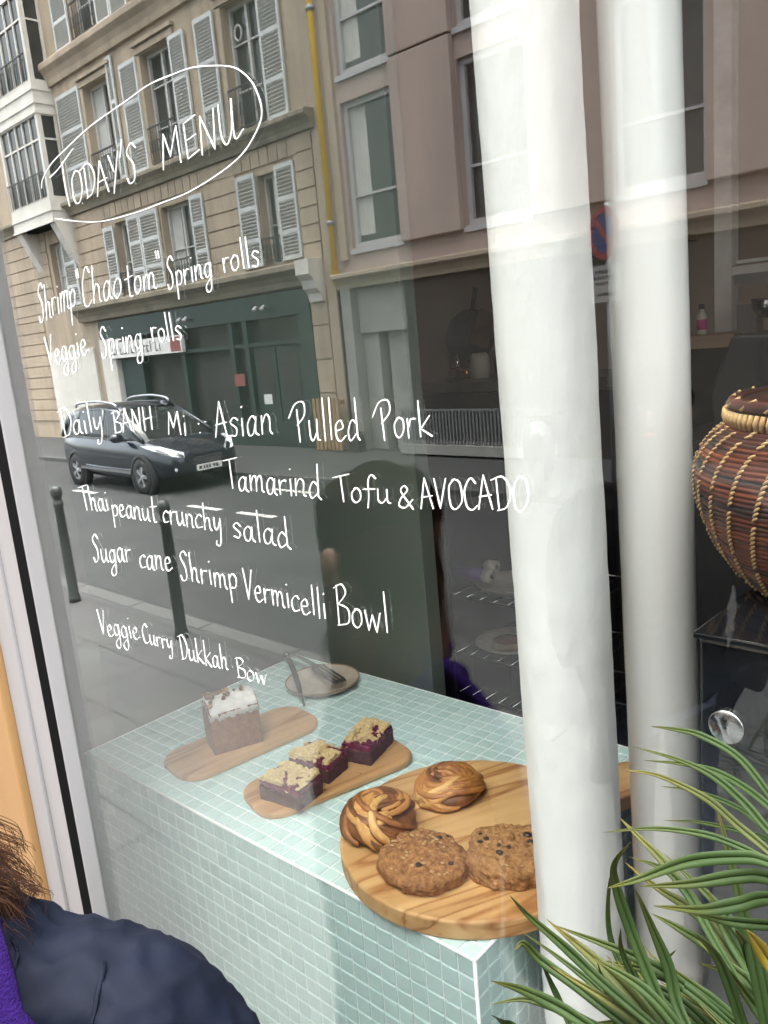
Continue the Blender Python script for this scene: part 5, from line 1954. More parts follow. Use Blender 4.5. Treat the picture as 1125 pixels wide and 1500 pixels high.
LEAVES = [
    ([(-0.1475, -0.15, 1.7792), (-0.1399, -0.1429, 1.7768), (-0.1312, -0.1386, 1.7748), (-0.1159, -0.1386, 1.7699), (-0.1023, -0.1429, 1.7601), (-0.0841, -0.15, 1.7441)], 0.00195),
    ([(-0.1667, -0.13, 1.755), (-0.147, -0.1253, 1.7522), (-0.1322, -0.1234, 1.7482), (-0.1176, -0.1258, 1.7414), (-0.1056, -0.1325, 1.7367), (-0.0817, -0.142, 1.7253)], 0.00225),
    ([(-0.1815, -0.09, 1.7245), (-0.1578, -0.0905, 1.7299), (-0.1375, -0.096, 1.7332), (-0.1137, -0.1085, 1.7327), (-0.0862, -0.126, 1.725)], 0.0021),
    ([(-0.1565, -0.16, 1.7607), (-0.1438, -0.1517, 1.758), (-0.1261, -0.1462, 1.751), (-0.1135, -0.145, 1.7426), (-0.1003, -0.1481, 1.7379), (-0.0784, -0.154, 1.7278)], 0.00208),
    ([(-0.1772, -0.08, 1.7061), (-0.1591, -0.082, 1.7109), (-0.1343, -0.089, 1.7139), (-0.1154, -0.103, 1.7156), (-0.087, -0.122, 1.7108)], 0.0016),
    ([(-0.1549, -0.18, 1.742), (-0.139, -0.1693, 1.7442), (-0.1219, -0.1614, 1.7443), (-0.1087, -0.1578, 1.7421), (-0.0968, -0.1585, 1.7404), (-0.0722, -0.162, 1.7357)], 0.00185),
    ([(-0.181, -0.07, 1.6791), (-0.159, -0.0735, 1.6882), (-0.131, -0.082, 1.6974), (-0.1172, -0.0975, 1.7081), (-0.0882, -0.118, 1.7148)], 0.00151),
    ([(-0.1427, -0.2, 1.7332), (-0.1359, -0.1869, 1.7325), (-0.1205, -0.1766, 1.7408), (-0.1039, -0.1706, 1.7463), (-0.0934, -0.1689, 1.7477), (-0.0703, -0.17, 1.7456)], 0.00305),
    ([(-0.1391, -0.18, 1.7236), (-0.1248, -0.167, 1.7233), (-0.1082, -0.159, 1.7292), (-0.097, -0.158, 1.7331), (-0.0723, -0.162, 1.7377)], 0.00334),
    ([(-0.1285, -0.19, 1.7257), (-0.1162, -0.1755, 1.7207), (-0.1056, -0.166, 1.722), (-0.095, -0.1635, 1.7283), (-0.0712, -0.166, 1.7387)], 0.00339),
    ([(-0.1236, -0.17, 1.7126), (-0.1144, -0.1556, 1.7038), (-0.0989, -0.1516, 1.7067), (-0.073, -0.158, 1.7225)], 0.00258),
    ([(-0.2184, -0.05, 1.6562), (-0.2035, -0.0549, 1.6516), (-0.1849, -0.0626, 1.6475), (-0.1616, -0.0746, 1.639), (-0.1335, -0.0909, 1.6285), (-0.1041, -0.11, 1.6244)], 0.00344),
    ([(-0.213, -0.17, 1.6789), (-0.2095, -0.1605, 1.6632), (-0.1933, -0.1538, 1.6486), (-0.175, -0.1514, 1.6372), (-0.1491, -0.1533, 1.6305), (-0.1189, -0.158, 1.6271)], 0.00303),
    ([(-0.2273, -0.15, 1.6269), (-0.2266, -0.1429, 1.6267), (-0.2191, -0.1386, 1.6172), (-0.1969, -0.1386, 1.6127), (-0.1738, -0.1429, 1.6118), (-0.138, -0.15, 1.6118)], 0.00333),
    ([(-0.2202, -0.18, 1.6332), (-0.2121, -0.167, 1.6233), (-0.1988, -0.159, 1.6163), (-0.1855, -0.158, 1.6148), (-0.1512, -0.162, 1.6157)], 0.00383),
    ([(-0.2377, -0.16, 1.5943), (-0.2236, -0.15, 1.5982), (-0.2069, -0.145, 1.5988), (-0.1854, -0.147, 1.6035), (-0.153, -0.154, 1.6052)], 0.00259),
    ([(-0.164, -0.14, 1.7115), (-0.1754, -0.135, 1.6921), (-0.1764, -0.1316, 1.676), (-0.1707, -0.131, 1.6575), (-0.1621, -0.1336, 1.6428), (-0.151, -0.139, 1.6307), (-0.135, -0.146, 1.62)], 0.00356),
    ([(-0.1822, -0.12, 1.6861), (-0.1893, -0.1165, 1.661), (-0.1903, -0.1158, 1.6334), (-0.1806, -0.1194, 1.6155), (-0.1687, -0.1273, 1.6059), (-0.1484, -0.138, 1.6008)], 0.0019),
    ([(-0.165, -0.15, 1.6714), (-0.1694, -0.1415, 1.6513), (-0.1627, -0.138, 1.6316), (-0.1488, -0.1415, 1.6215), (-0.1333, -0.15, 1.6176)], 0.00244),
    ([(-0.168, -0.13, 1.6802), (-0.1624, -0.1245, 1.6574), (-0.1541, -0.124, 1.6376), (-0.1465, -0.1305, 1.6243), (-0.1299, -0.142, 1.616)], 0.00354),
    ([(-0.243, -0.12, 1.6097), (-0.2247, -0.116, 1.6018), (-0.2027, -0.117, 1.597), (-0.181, -0.125, 1.5968), (-0.1435, -0.138, 1.5983)], 0.00213),
    ([(-0.2136, -0.19, 1.6245), (-0.2207, -0.166, 1.5952), (-0.1886, -0.166, 1.5946)], 0.00291),
    ([(-0.0896, -0.2, 1.7407), (-0.093, -0.1796, 1.7193), (-0.0914, -0.1696, 1.7047), (-0.0773, -0.17, 1.6924)], 0.00355),
    ([(-0.125, -0.16, 1.6955), (-0.1197, -0.1476, 1.6753), (-0.111, -0.1456, 1.6476), (-0.1039, -0.154, 1.6376)], 0.00306),
    ([(-0.1634, -0.11, 1.6257), (-0.1453, -0.1076, 1.6165), (-0.1242, -0.1156, 1.6165), (-0.1015, -0.134, 1.6252)], 0.00437),
    ([(-0.1259, -0.14, 1.673), (-0.113, -0.1316, 1.6487), (-0.1044, -0.1336, 1.6424), (-0.088, -0.146, 1.6414)], 0.00321),
    ([(-0.1125, -0.15, 1.6975), (-0.1092, -0.1396, 1.6778), (-0.103, -0.1396, 1.664), (-0.0916, -0.15, 1.6472)], 0.00462),
    ([(-0.2074, -0.06, 1.6398), (-0.1839, -0.065, 1.6447), (-0.1654, -0.075, 1.6435), (-0.1454, -0.092, 1.6374), (-0.1192, -0.114, 1.632)], 0.00285),
    ([(-0.1894, -0.07, 1.6166), (-0.1719, -0.0735, 1.6179), (-0.1495, -0.082, 1.6212), (-0.1193, -0.0975, 1.6197), (-0.0963, -0.118, 1.6222)], 0.00369),
    ([(-0.1659, -0.09, 1.6181), (-0.1727, -0.0905, 1.6071), (-0.1788, -0.096, 1.5952), (-0.1566, -0.1085, 1.5988), (-0.1366, -0.126, 1.5986)], 0.00238),
    ([(-0.1781, -0.15, 1.6457), (-0.1793, -0.1396, 1.6205), (-0.1757, -0.1396, 1.6081), (-0.1626, -0.15, 1.6013)], 0.00195),
    ([(-0.2195, -0.14, 1.6211), (-0.2183, -0.1316, 1.5987), (-0.2086, -0.1336, 1.5854), (-0.1927, -0.146, 1.5786)], 0.00211),
    ([(-0.1527, -0.08, 1.6554), (-0.1424, -0.0836, 1.6392), (-0.1239, -0.0976, 1.6326), (-0.1025, -0.122, 1.6359)], 0.00405),
    ([(-0.2161, -0.05, 1.627), (-0.1912, -0.0565, 1.6236), (-0.1659, -0.068, 1.6282), (-0.1376, -0.0865, 1.629), (-0.1095, -0.11, 1.6279)], 0.00347),
]

# ---- black cabinet and the woven basket on it
cb = thing('black_cabinet', (0.05, 0.38, 0.006), 'tall glossy black cabinet with a round metal button, at the right of the window', 'cabinet')
MB().box((-0.2465, 0.133, 0.006), (0.35, 0.62, 1.704)).build('body', M_['black_gloss'], cb, bevel=0.003)
MB().box((-0.2495, 0.129, 1.7042), (0.353, 0.624, 1.7095)).build('top', M_['black_gloss'], cb, bevel=0.0015)
mb = MB()
MT = Matrix.Translation((-0.2245, 0.133, 1.636)) @ Matrix.Rotation(pi / 2, 4, 'X')
mb.lathe([(0.001, 0.004), (0.0128, 0.0038), (0.0136, 0.0032), (0.0140, 0.0), (0.0001, 0.0)], n=40, M=MT)
mb.build('round_button', M_['chrome'], cb)

BX, BY, BZ = -0.160, 0.305, 1.7105
bs = thing('woven_basket', (BX, BY, BZ), 'round woven basket in red brown and black cane with pale stitches', 'basket')
prof0 = [(0.096, 0.0), (0.110, 0.010), (0.128, 0.034), (0.141, 0.062), (0.1475, 0.090), (0.146, 0.112), (0.136, 0.130), (0.122, 0.141), (0.115, 0.146)]
PV = catmull([(a, b, 0) for a, b in prof0], 14)
# resample to coils of equal pitch
cum = [0]
for a, b in zip(PV, PV[1:]):
    cum.append(cum[-1] + (b - a).length)
pitch = 0.0042
ncoil = int(cum[-1] / pitch)


def at_len(s):
    for i in range(len(cum) - 1):
        if cum[i + 1] >= s:
            t = (s - cum[i]) / max(1e-9, cum[i + 1] - cum[i])
            return PV[i].lerp(PV[i + 1], t), (PV[i + 1] - PV[i]).normalized()
    return PV[-1], (PV[-1] - PV[-2]).normalized()


rip = []
for i in range(ncoil * 6 + 1):
    s = i / 6 * pitch
    p, d = at_len(min(s, cum[-1] - 1e-6))
    nrm = Vector((d.y, -d.x, 0))
    q = p + nrm * (0.0019 * abs(sin(pi * (i % 6) / 6)) ** 0.7)
    rip.append((q.x, BZ + q.y))
mb = MB()
mb.lathe(rip + [(0.108, BZ + 0.146), (0.075, BZ + 0.02), (0.001, BZ + 0.012)], (BX, BY), 96)
mb.lathe([(0.001, BZ + 0.0005), (0.096, BZ + 0.0005)], (BX, BY), 96)
mb.build('body', M_['basket'], bs)
mb = MB()
for tier, (r, z, tr) in enumerate(((0.1165, 0.1495, 0.0075), (0.1165, 0.1600, 0.0058))):
    mb.tube([(BX + r * cos(a), BY + r * sin(a), BZ + z) for a in [2 * pi * k_ / 72 for k_ in range(73)]], tr, 10, cap=False)
mb.lathe([(0.1125, BZ + 0.160), (0.108, BZ + 0.1625), (0.001, BZ + 0.162)], (BX, BY), 72)
rim = mb.build('rim', M_['basket'], bs)
mat('cane_stitch', (0.62, 0.42, 0.20), (0.48, 0.30, 0.13), 0.6, scale=120)
mb = MB()
NS = 34
for i in range(ncoil - 1):
    p, d = at_len((i + 0.5) * pitch)
    for k_ in range(NS):
        if (i * 7 + k_ * 3) % 11 == 0:
            continue
        a = 2 * pi * k_ / NS + i * 0.010
        nrm = Vector((d.y, -d.x, 0))
        a2 = a + 0.042 * 0.12 / max(0.08, p.x)
        p0 = p - d * pitch * 0.42 + nrm * 0.0022
        p1 = p + d * pitch * 0.46 + nrm * 0.0022
        A = Vector((BX + p0.x * cos(a), BY + p0.x * sin(a), BZ + p0.y))
        B = Vector((BX + p1.x * cos(a2), BY + p1.x * sin(a2), BZ + p1.y))
        mb.tube([A, A.lerp(B, 0.5) + Vector((cos(a), sin(a), 0)) * 0.0005, B], [0.0008, 0.00125, 0.0008], 5)
mb.build('stitches', M_['cane_stitch'], bs)
mb = MB()
for k_ in range(110):
    a = 2 * pi * k_ / 110
    A = Vector((BX + 0.1232 * cos(a), BY + 0.1232 * sin(a), BZ + 0.1435))
    B = Vector((BX + 0.1240 * cos(a + .02), BY + 0.1240 * sin(a + .02), BZ + 0.1555))
    mb.tube([A, A.lerp(B, .5) + Vector((cos(a), sin(a), 0)) * 0.001, B], [0.0018, 0.0023, 0.0018], 6)
for k_ in range(24):
    a = 2 * pi * k_ / 24
    A = Vector((BX + 0.1228 * cos(a), BY + 0.1228 * sin(a), BZ + 0.158))
    B = Vector((BX + 0.116 * cos(a + .10), BY + 0.116 * sin(a + .10), BZ + 0.1662))
    mb.tube([A, A.lerp(B, .5) + Vector((0, 0, 0.001)), B], 0.0014, 6)
mb.build('rim_binding', M_['cane_stitch'], bs)

# ---- the kitchen behind
sh = thing('wall_shelf', (-2.3, 2.4, 1.7), 'long pale shelf in the dim kitchen above the rack', 'shelf')
MB().box((-3.3, 2.30, 1.70), (-1.5, 2.75, 1.74)).build('board', M_['dull_steel'], sh)
MB().box((-3.3, 2.34, 0.05), (-1.5, 2.72, 1.69)).build('cupboard', M_['dark_floor'], sh)
MB().box((-4.0, 3.35, 0.006), (0.4, 3.42, 3.88)).build('kitchen_wall', M_['kitchen_wall'], shop)
rb = thing('red_kitchen_appliance', (-2.8, 2.9, 2.05), 'dark red box shaped appliance on the kitchen extractor hood', 'appliance')
MB().box((-2.97, 2.86, 2.055), (-2.80, 3.05, 2.145)).build('body', M_['red_plastic'], rb, bevel=0.012)
MB().box((-2.797, 2.87, 2.05), (-2.735, 3.04, 2.16)).build('end_block', M_['red_plastic'], rb, bevel=0.012)
mb = MB()
mb.tube(catmull([(-2.97, 2.95, 2.12), (-3.03, 2.95, 2.13), (-3.04, 2.95, 2.07), (-3.0, 2.95, 2.02)], 5), 0.006, 6)
mb.build('handle', M_['dull_steel'], rb)
hd = thing('extractor_hood', (-2.85, 2.95, 2.0), 'steel extractor hood with a pipe in the dim kitchen', 'hood')
mb = MB()
mb.prism([(-3.06, 2.012), (-2.70, 2.012), (-2.72, 2.05), (-3.04, 2.05)], 2.8, 3.1, 'y')
mb.build('canopy', M_['dull_steel'], hd)
MB().cyl((-2.85, 2.95), 0.045, 1.76, 2.01, 20).build('pipe', M_['aluminium'], hd)
mb = MB()
mb.box((-2.93, 2.80, 1.742), (-2.69, 3.1, 1.875))
tag(mb.build('steel_box', M_['dull_steel'], bevel=0.006), 'low dull steel box on the long kitchen shelf below the hood', 'box')
fp = thing('hanging_pan', (-2.42, 2.75, 1.95), 'black pan hanging from a hook over the kitchen shelf', 'pan')
mb = MB()
MT = Matrix.Translation((-2.44, 2.75, 1.92)) @ Matrix.Rotation(radians(80), 4, 'X') @ Matrix.Rotation(radians(20), 4, 'Y')
mb.lathe([(0.001, 0.0), (0.095, 0.0), (0.125, 0.045), (0.122, 0.046), (0.092, 0.004), (0.001, 0.004)], n=32, M=MT)
mb.build('bowl', M_['pan_black'], fp)
mb = MB()
mb.tube([(-2.43, 2.74, 2.03), (-2.40, 2.74, 2.15)], 0.012, 8)
mb.build('handle', M_['pan_black'], fp)
mb = MB()
mb.prism(rounded(0.10, 0.17, 0.02), 0, 0.014, 'z', Matrix.Translation((-2.335, 2.70, 1.955)) @ Matrix.Rotation(radians(86), 4, 'X') @ Matrix.Rotation(radians(-22), 4, 'Z'))
tag(mb.build('chopping_board', M_['brown_wood'], bevel=0.003), 'brown wooden chopping board hanging beside the black pan', 'chopping board')
mb = MB()
mb.lathe([(0.001, 1.7405), (0.014, 1.7405), (0.014, 1.80), (0.0135, 1.846), (0.001, 1.847)], (-2.445, 2.62), 20)
tag(mb.build('steel_canister', M_['chrome']), 'slim shiny canister on the kitchen shelf behind the copper pot', 'canister')
cp = thing('copper_pot', (-2.42, 2.5, 1.7405), 'small copper pot glinting on the kitchen shelf', 'pot')
mb = MB()
mb.lathe([(0.001, 1.7405), (0.021, 1.7405), (0.023, 1.79), (0.0215, 1.79), (0.0195, 1.744), (0.001, 1.744)], (-2.30, 2.5), 24)
mb.build('bowl', M_['copper'], cp)
MB().bar((-2.322, 2.5, 1.782), (-2.38, 2.5, 1.79), 0.008, 0.004).build('handle', M_['copper'], cp)

# a row of jars and boxes on the long shelf and on a narrow shelf above it
ns_ = thing('upper_shelf', (-2.3, 3.2, 2.2), 'narrow wooden shelf high on the kitchen wall', 'shelf')
MB().box((-2.68, 3.12, 2.26), (-1.6, 3.349, 2.285)).build('board', M_['shelf_wood'], ns_)
jar_looks = (('steel', 'squat steel tin'), ('shelf_wood', 'tan paper packet'), ('brown_wood', 'tall dark brown jar'), ('white_paint', 'white plastic tub'), ('bottle_glass', 'clear glass jar'), ('red_plastic', 'small red tin'))
for q, (mn, lk) in enumerate(jar_looks):
    x = -2.60 + q * 0.17
    t = thing('storage_jar', (x, 3.22, 2.286), lk + ' on the narrow shelf of the kitchen', 'jar', 'jars on the narrow kitchen shelf')
    r, h = (0.05, 0.09) if q % 3 == 0 else ((0.042, 0.15) if q % 3 == 1 else (0.036, 0.19))
    MB().lathe([(0.001, 2.2855), (r, 2.2855), (r, 2.2855 + h * .85), (r * .8, 2.2855 + h * .93)], (x, 3.22), 20).build('body', M_[mn], t)
    MB().lathe([(r * .82, 2.2855 + h * .9), (r * .82, 2.2855 + h), (0.001, 2.2855 + h)], (x, 3.22), 20).build('lid', M_['dull_steel'], t)
for q, (mn, lk) in enumerate((('cream', 'pale round canister'), ('pan_black', 'black storage tin'), ('tart', 'brown earthenware crock'), ('white_paint', 'stack of white bowls'))):
    x = -2.22 + q * 0.13
    mb = MB()
    r = 0.045
    if q == 3:
        for k_ in range(4):
            z = 1.741 + k_ * 0.016
            mb.lathe([(0.02, z), (0.05, z + 0.03), (0.047, z + 0.03), (0.018, z + 0.004)], (x, 2.5), 20)
    else:
        h = (0.11, 0.14, 0.09)[q]
        mb.lathe([(0.001, 1.741), (r * .85, 1.741), (r, 1.741 + h * .3), (r, 1.741 + h * .8), (r * .7, 1.741 + h), (0.001, 1.741 + h)], (x, 2.5), 22)
    tag(mb.build('kitchen_crock', M_[mn]), lk + ' standing on the long kitchen shelf', 'crock', 'crocks on the long kitchen shelf')

rk = thing('tray_rack', (-1.45, 1.6, 0.006), 'dark metal tray rack with wire shelves in the shadow behind the counter', 'rack')
for p in ((-1.70, 1.55), (-1.25, 1.55), (-1.70, 1.98), (-1.25, 1.98)):
    MB().tube([(p[0], p[1], 0.006), (p[0], p[1], 1.36)], 0.011, 8).build('post', M_['pan_black'], rk)
for z in (0.62, 0.74, 0.885, 1.09):
    mb = MB()
    mb.tube([(-1.69, 1.55, z), (-1.25, 1.55, z)], 0.004, 6)
    mb.tube([(-1.69, 1.98, z), (-1.25, 1.98, z)], 0.004, 6)
    for i in range(9):
        x = -1.69 + 0.055 * i
        mb.tube([(x, 1.55, z - 0.004), (x, 1.98, z - 0.004)], 0.0022, 5)
    mb.build('shelf', M_['steel'], rk)
tp = thing('tart_plate', (-1.57, 1.62, 0.895), 'pale plate with a red jam tart on the tray rack', 'plate')
mb = MB()
mb.lathe([(0.001, 0.893), (0.07, 0.893), (0.125, 0.915), (0.122, 0.918), (0.07, 0.898), (0.001, 0.898)], (-1.54, 1.68), 40)
mb.build('plate_body', M_['ceramic'], tp)
MB().cyl((-1.55, 1.67), 0.055, 0.899, 0.918, 24).build('crust', M_['tart'], tp)
MB().blob((-1.55, 1.67, 0.919), (0.047, 0.047, 0.008), n=10, amp=0.003, freq=60).build('jam', M_['jam'], tp)
mb = MB()
mb.lathe([(0.001, 1.10), (0.09, 1.10), (0.12, 1.125), (0.118, 1.128), (0.088, 1.104), (0.001, 1.104)], (-1.53, 1.68), 36)
tag(mb.build('shallow_bowl', M_['ceramic']), 'shallow bowl on the upper shelf of the tray rack', 'bowl')
rl_ = thing('paper_roll', (-1.6, 1.62, 1.15), 'violet roll with pale cut ends lying on the tray rack', 'roll')
mb = MB()
mb.tube([(-1.70, 1.60, 1.155), (-1.58, 1.60, 1.160)], 0.022, 16)
mb.build('wrapper', M_['violet'], rl_)
mb = MB()
for y, z in ((1.60, 1.160), (1.63, 1.185)):
    MT = Matrix.Translation((-1.58, y, z)) @ Matrix.Rotation(pi / 2, 4, 'Y')
    mb.lathe([(0.009, 0.03), (0.021, 0.03), (0.021, -0.01), (0.009, -0.01)], n=18, M=MT)
mb.build('core', M_['cream'], rl_)
mb = MB()
mb.box((-1.66, 1.60, 0.752), (-1.50, 1.88, 0.862))
mb.box((-1.67, 1.59, 0.863), (-1.49, 1.89, 0.874))
tag(mb.build('blue_crate', M_['crate_blue'], bevel=0.006), 'dark blue lidded crate low in the tray rack', 'crate')

sr = thing('side_shelf', (-0.6, 1.85, 1.85), 'short wooden shelf behind the right hand pipe', 'shelf')
MB().box((-1.10, 1.72, 1.850), (-0.82, 1.92, 1.884)).build('board', M_['shelf_wood'], sr)
MB().box((-1.10, 1.74, 0.01), (-0.82, 1.90, 1.849)).build('cupboard', M_['pan_black'], sr)
bt = thing('pink_label_bottle', (-0.92, 1.76, 1.8845), 'small glass bottle with a pink label and dark cap on the short shelf', 'bottle')
mb = MB()
mb.lathe([(0.001, 1.8845), (0.013, 1.8845), (0.0135, 1.89), (0.0135, 1.935), (0.006, 1.945), (0.006, 1.952), (0.001, 1.952)], (-0.918, 1.76), 20)
mb.build('body', M_['bottle_glass'], bt)
MB().lathe([(0.0138, 1.898), (0.0138, 1.925)], (-0.918, 1.76), 20).build('label', M_['bottle_pink'], bt)
MB().cyl((-0.918, 1.76), 0.0075, 1.952, 1.965, 14).build('cap', M_['pan_black'], bt)
df = thing('white_door_frame', (-0.7, 2.0, 0.006), 'white painted frame with a crossbar standing behind the basket', 'door frame')
MB().box((-0.960, 1.95, 0.006), (-0.912, 2.0, 2.9)).build('post', M_['white_paint'], df)
MB().box((-0.911, 1.952, 2.035), (-0.10, 1.998, 2.06)).build('crossbar', M_['white_paint'], df)
MB().box((-0.90, 1.955, 2.066), (-0.10, 1.985, 2.076)).build('glazing_bar', M_['white_paint'], df)
bmch = thing('black_machine', (-0.45, 1.25, 1.2), 'boxy black machine with a sloping side behind the basket', 'machine')
mb = MB()
mb.prism([(-0.645, 1.70), (-0.655, 1.79), (-0.612, 1.898), (-0.20, 1.885), (-0.20, 1.70)], 1.16, 1.45, 'y')
mb.build('body', M_['pan_black'], bmch, bevel=0.006)
MB().box((-0.56, 1.155, 1.74), (-0.30, 1.159, 1.88)).build('screen', M_['black_gloss'], bmch)
tb = MB()
tb.box((-0.75, 1.12, 1.66), (-0.1, 1.5, 1.699))
tb.box((-0.72, 1.14, 0.006), (-0.13, 1.48, 1.659))
tag(tb.build('side_cupboard', M_['dark_floor'], bevel=0.004), 'dark cupboard carrying the black machine', 'cupboard')
mx = thing('kitchen_mixer', (-0.72, 1.76, 1.9), 'steel stand mixer with a round bowl in front of the white frame', 'mixer')
mb = MB()
mb.lathe([(0.001, 1.915), (0.02, 1.918), (0.038, 1.94), (0.042, 1.966), (0.0405, 1.966), (0.001, 1.93)], (-0.755, 1.78), 28)
mb.build('bowl', M_['steel'], mx)
mb = MB()
mb.box((-0.75, 1.76, 1.97), (-0.735, 1.79, 2.02))
mb.box((-0.83, 1.75, 2.005), (-0.60, 1.80, 2.03))
mb.box((-0.83, 1.77, 1.70), (-0.78, 1.82, 1.955))
mb.build('stand', M_['dull_steel'], mx)
mb = MB()
mb.blob((-0.355, 0.42, 1.745), (0.05, 0.04, 0.045), 2.2, amp=0.012, freq=40, n=20)
mb.blob((-0.32, 0.46, 1.735), (0.06, 0.04, 0.03), 2.2, amp=0.012, freq=40, n=16, seed=4)

# ---- potted palm outside
pm_ = thing('potted_palm', (-0.03, -0.16, 0), 'green potted palm with long narrow leaves outside the glass', 'plant')
mb = MB()
mb.lathe([(0.001, 0.0), (0.10, 0.0), (0.13, 0.26), (0.138, 0.27), (0.138, 0.30), (0.125, 0.30), (0.118, 0.27), (0.001, 0.27)], (-0.03, -0.17), 36)
mb.build('pot', M_['terracotta'], pm_)
MB().lathe([(0.001, 0.285), (0.118, 0.28)], (-0.03, -0.17), 30).build('soil', M_['soil'], pm_)
mb = MB()
random.seed(2)
CROWN = Vector((-0.09, -0.15, 1.60))
for q in range(7):
    b = Vector((-0.03 + random.uniform(-.04, .04), -0.17 + random.uniform(-.03, .03), 0.28))
    e = CROWN + Vector((random.uniform(-.03, .05), random.uniform(-.015, .015), random.uniform(-.05, .03)))
    mb.tube(catmull([b, b.lerp(e, .5) + Vector((.01, 0, 0)), e], 8), [0.011 - 0.0004 * i for i in range(17)], 8)
mb.build('stems', M_['leaf_green'], pm_)


def leaf(path, hw, m, pool=None):
    P = catmull(path, 7)
    n = len(P)
    vs, fs = [], []
    for i in range(n):
        t = i / (n - 1)
        w = 0.82 * hw * min(1.0, (t * 2.3) ** 0.85 + 0.015) * (1 - 0.45 * max(0, (t - .7) / .3))
        d = (P[min(n - 1, i + 1)] - P[max(0, i - 1)]).normalized()
        view = Vector((0.35, -0.75, 0.55)).normalized()         # leaves turn their faces to the street and the light
        s = d.cross(view)
        s = s.normalized() if s.length > 1e-5 else Vector((0, 0, 1))
        u = s.cross(d).normalized()
        fold = 0.20 + 0.12 * sin(7 * t + hw * 4000)
        for a, h in ((-1, 0), (-0.5, -0.5), (0, -1), (0, -1), (0.5, -0.5), (1, 0)):
            vs.append(P[i] + s * w * a - u * w * h * -fold)
    # the midrib is a sharp crease: the two flat halves do not share their middle vertices
    for i in range(n - 1):
        for k_ in (0, 1, 3, 4):
            fs.append((i * 6 + k_, i * 6 + k_ + 1, i * 6 + 7 + k_, i * 6 + 6 + k_))
    al = [(i // 6) / (n - 1) for i in range(n * 6)]
    ac = [(-1, -.5, 0, 0, .5, 1)[i % 6] for i in range(n * 6)]
    if pool is not None:
        o0 = len(pool[0])
        pool[0].extend(vs)
        pool[1].extend(tuple(i + o0 for i in f) for f in fs)
        pool[2].extend(al)
        pool[3].extend(ac)
        return None
    return leaf_mesh('leaf', vs, fs, al, ac, m)


def leaf_mesh(name, vs, fs, al, ac, m):
    me = bpy.data.meshes.new(name)
    me.from_pydata([tuple(v) for v in vs], [], fs)
    me.polygons.foreach_set('use_smooth', [True] * len(fs))
    me.materials.append(M_[m])
    o = bpy.data.objects.new(name, me)
    COL.objects.link(o)
    par(o, pm_)
    a1 = me.attributes.new('along', 'FLOAT', 'POINT')
    a1.data.foreach_set('value', al)
    a2 = me.attributes.new('across', 'FLOAT', 'POINT')
    a2.data.foreach_set('value', ac)
    md = o.modifiers.new('thickness', 'SOLIDIFY')
    md.thickness = 0.00025
    return o


for i, (path, hw) in enumerate(LEAVES):
    leaf(path, hw, 'leaf_yellow' if i == 22 else ('leaf_olive' if i in (3, 11, 33, 9) and i != 9 else 'leaf_green'))
random.seed(14)
for q in range(58):      # shorter inner leaves that fill the clump
    a = random.uniform(2.4, 4.5)
    L_ = random.uniform(0.05, 0.115)
    b = CROWN + Vector((random.uniform(-.03, .03), random.uniform(-.02, .05), random.uniform(-.05, .02)))
    e = b + Vector((cos(a), random.uniform(-.2, .45), 0.55 * sin(a) + 0.15)).normalized() * L_
    e.y = min(e.y, -0.03)
    mid_ = b.lerp(e, .5) + Vector((0, 0, random.uniform(0, .012)))
    leaf([tuple(e), tuple(mid_), tuple(b)], random.uniform(.0026, .0042), 'leaf_green' if q % 6 else 'leaf_olive')
random.seed(8)
POOL = ([], [], [], [])
for q in range(46):      # the rest of the crown, to the right of and below the photograph
    a = random.uniform(-1.3, 1.9)
    L_ = random.uniform(0.10, 0.2)
    b = CROWN + Vector((random.uniform(-.02, .06), random.uniform(-.02, .02), random.uniform(-.05, .02)))
    d = Vector((cos(a), random.uniform(-.5, .25), sin(a) * 0.8)).normalized()
    e = b + d * L_
    e.z -= 0.03
    e.y = min(e.y, -0.03)
    leaf([tuple(e), tuple(b.lerp(e, .66) + Vector((0, 0, .012))), tuple(b.lerp(e, .33) + Vector((0, 0, .012))), tuple(b)], random.uniform(.0024, .0038), 'leaf_green', POOL)


rest = leaf_mesh('foliage', *POOL, 'leaf_green')
rest['kind'] = 'stuff'

# ---- the passer-by at the left
def skin_mesh(name, chain, m, parent, levels=2, root=0):
    """chain: list of (point, radius (a, b), parent index)"""
    me = bpy.data.meshes.new(name)
    me.from_pydata([c[0] for c in chain], [(c[2], i) for i, c in enumerate(chain) if c[2] is not None], [])
    o = bpy.data.objects.new(name, me)
    COL.objects.link(o)
    sk = o.modifiers.new('skin', 'SKIN')
    if not me.skin_vertices:
        me.skin_vertices.new()
    for i, c in enumerate(chain):
        r = c[1] if isinstance(c[1], tuple) else (c[1], c[1])
        me.skin_vertices[0].data[i].radius = r
        me.skin_vertices[0].data[i].use_root = (i == root)
    sb = o.modifiers.new('smooth', 'SUBSURF')
    sb.levels = sb.render_levels = levels
    sk.use_smooth_shade = True
    me.materials.append(m)
    par(o, parent)
    return o


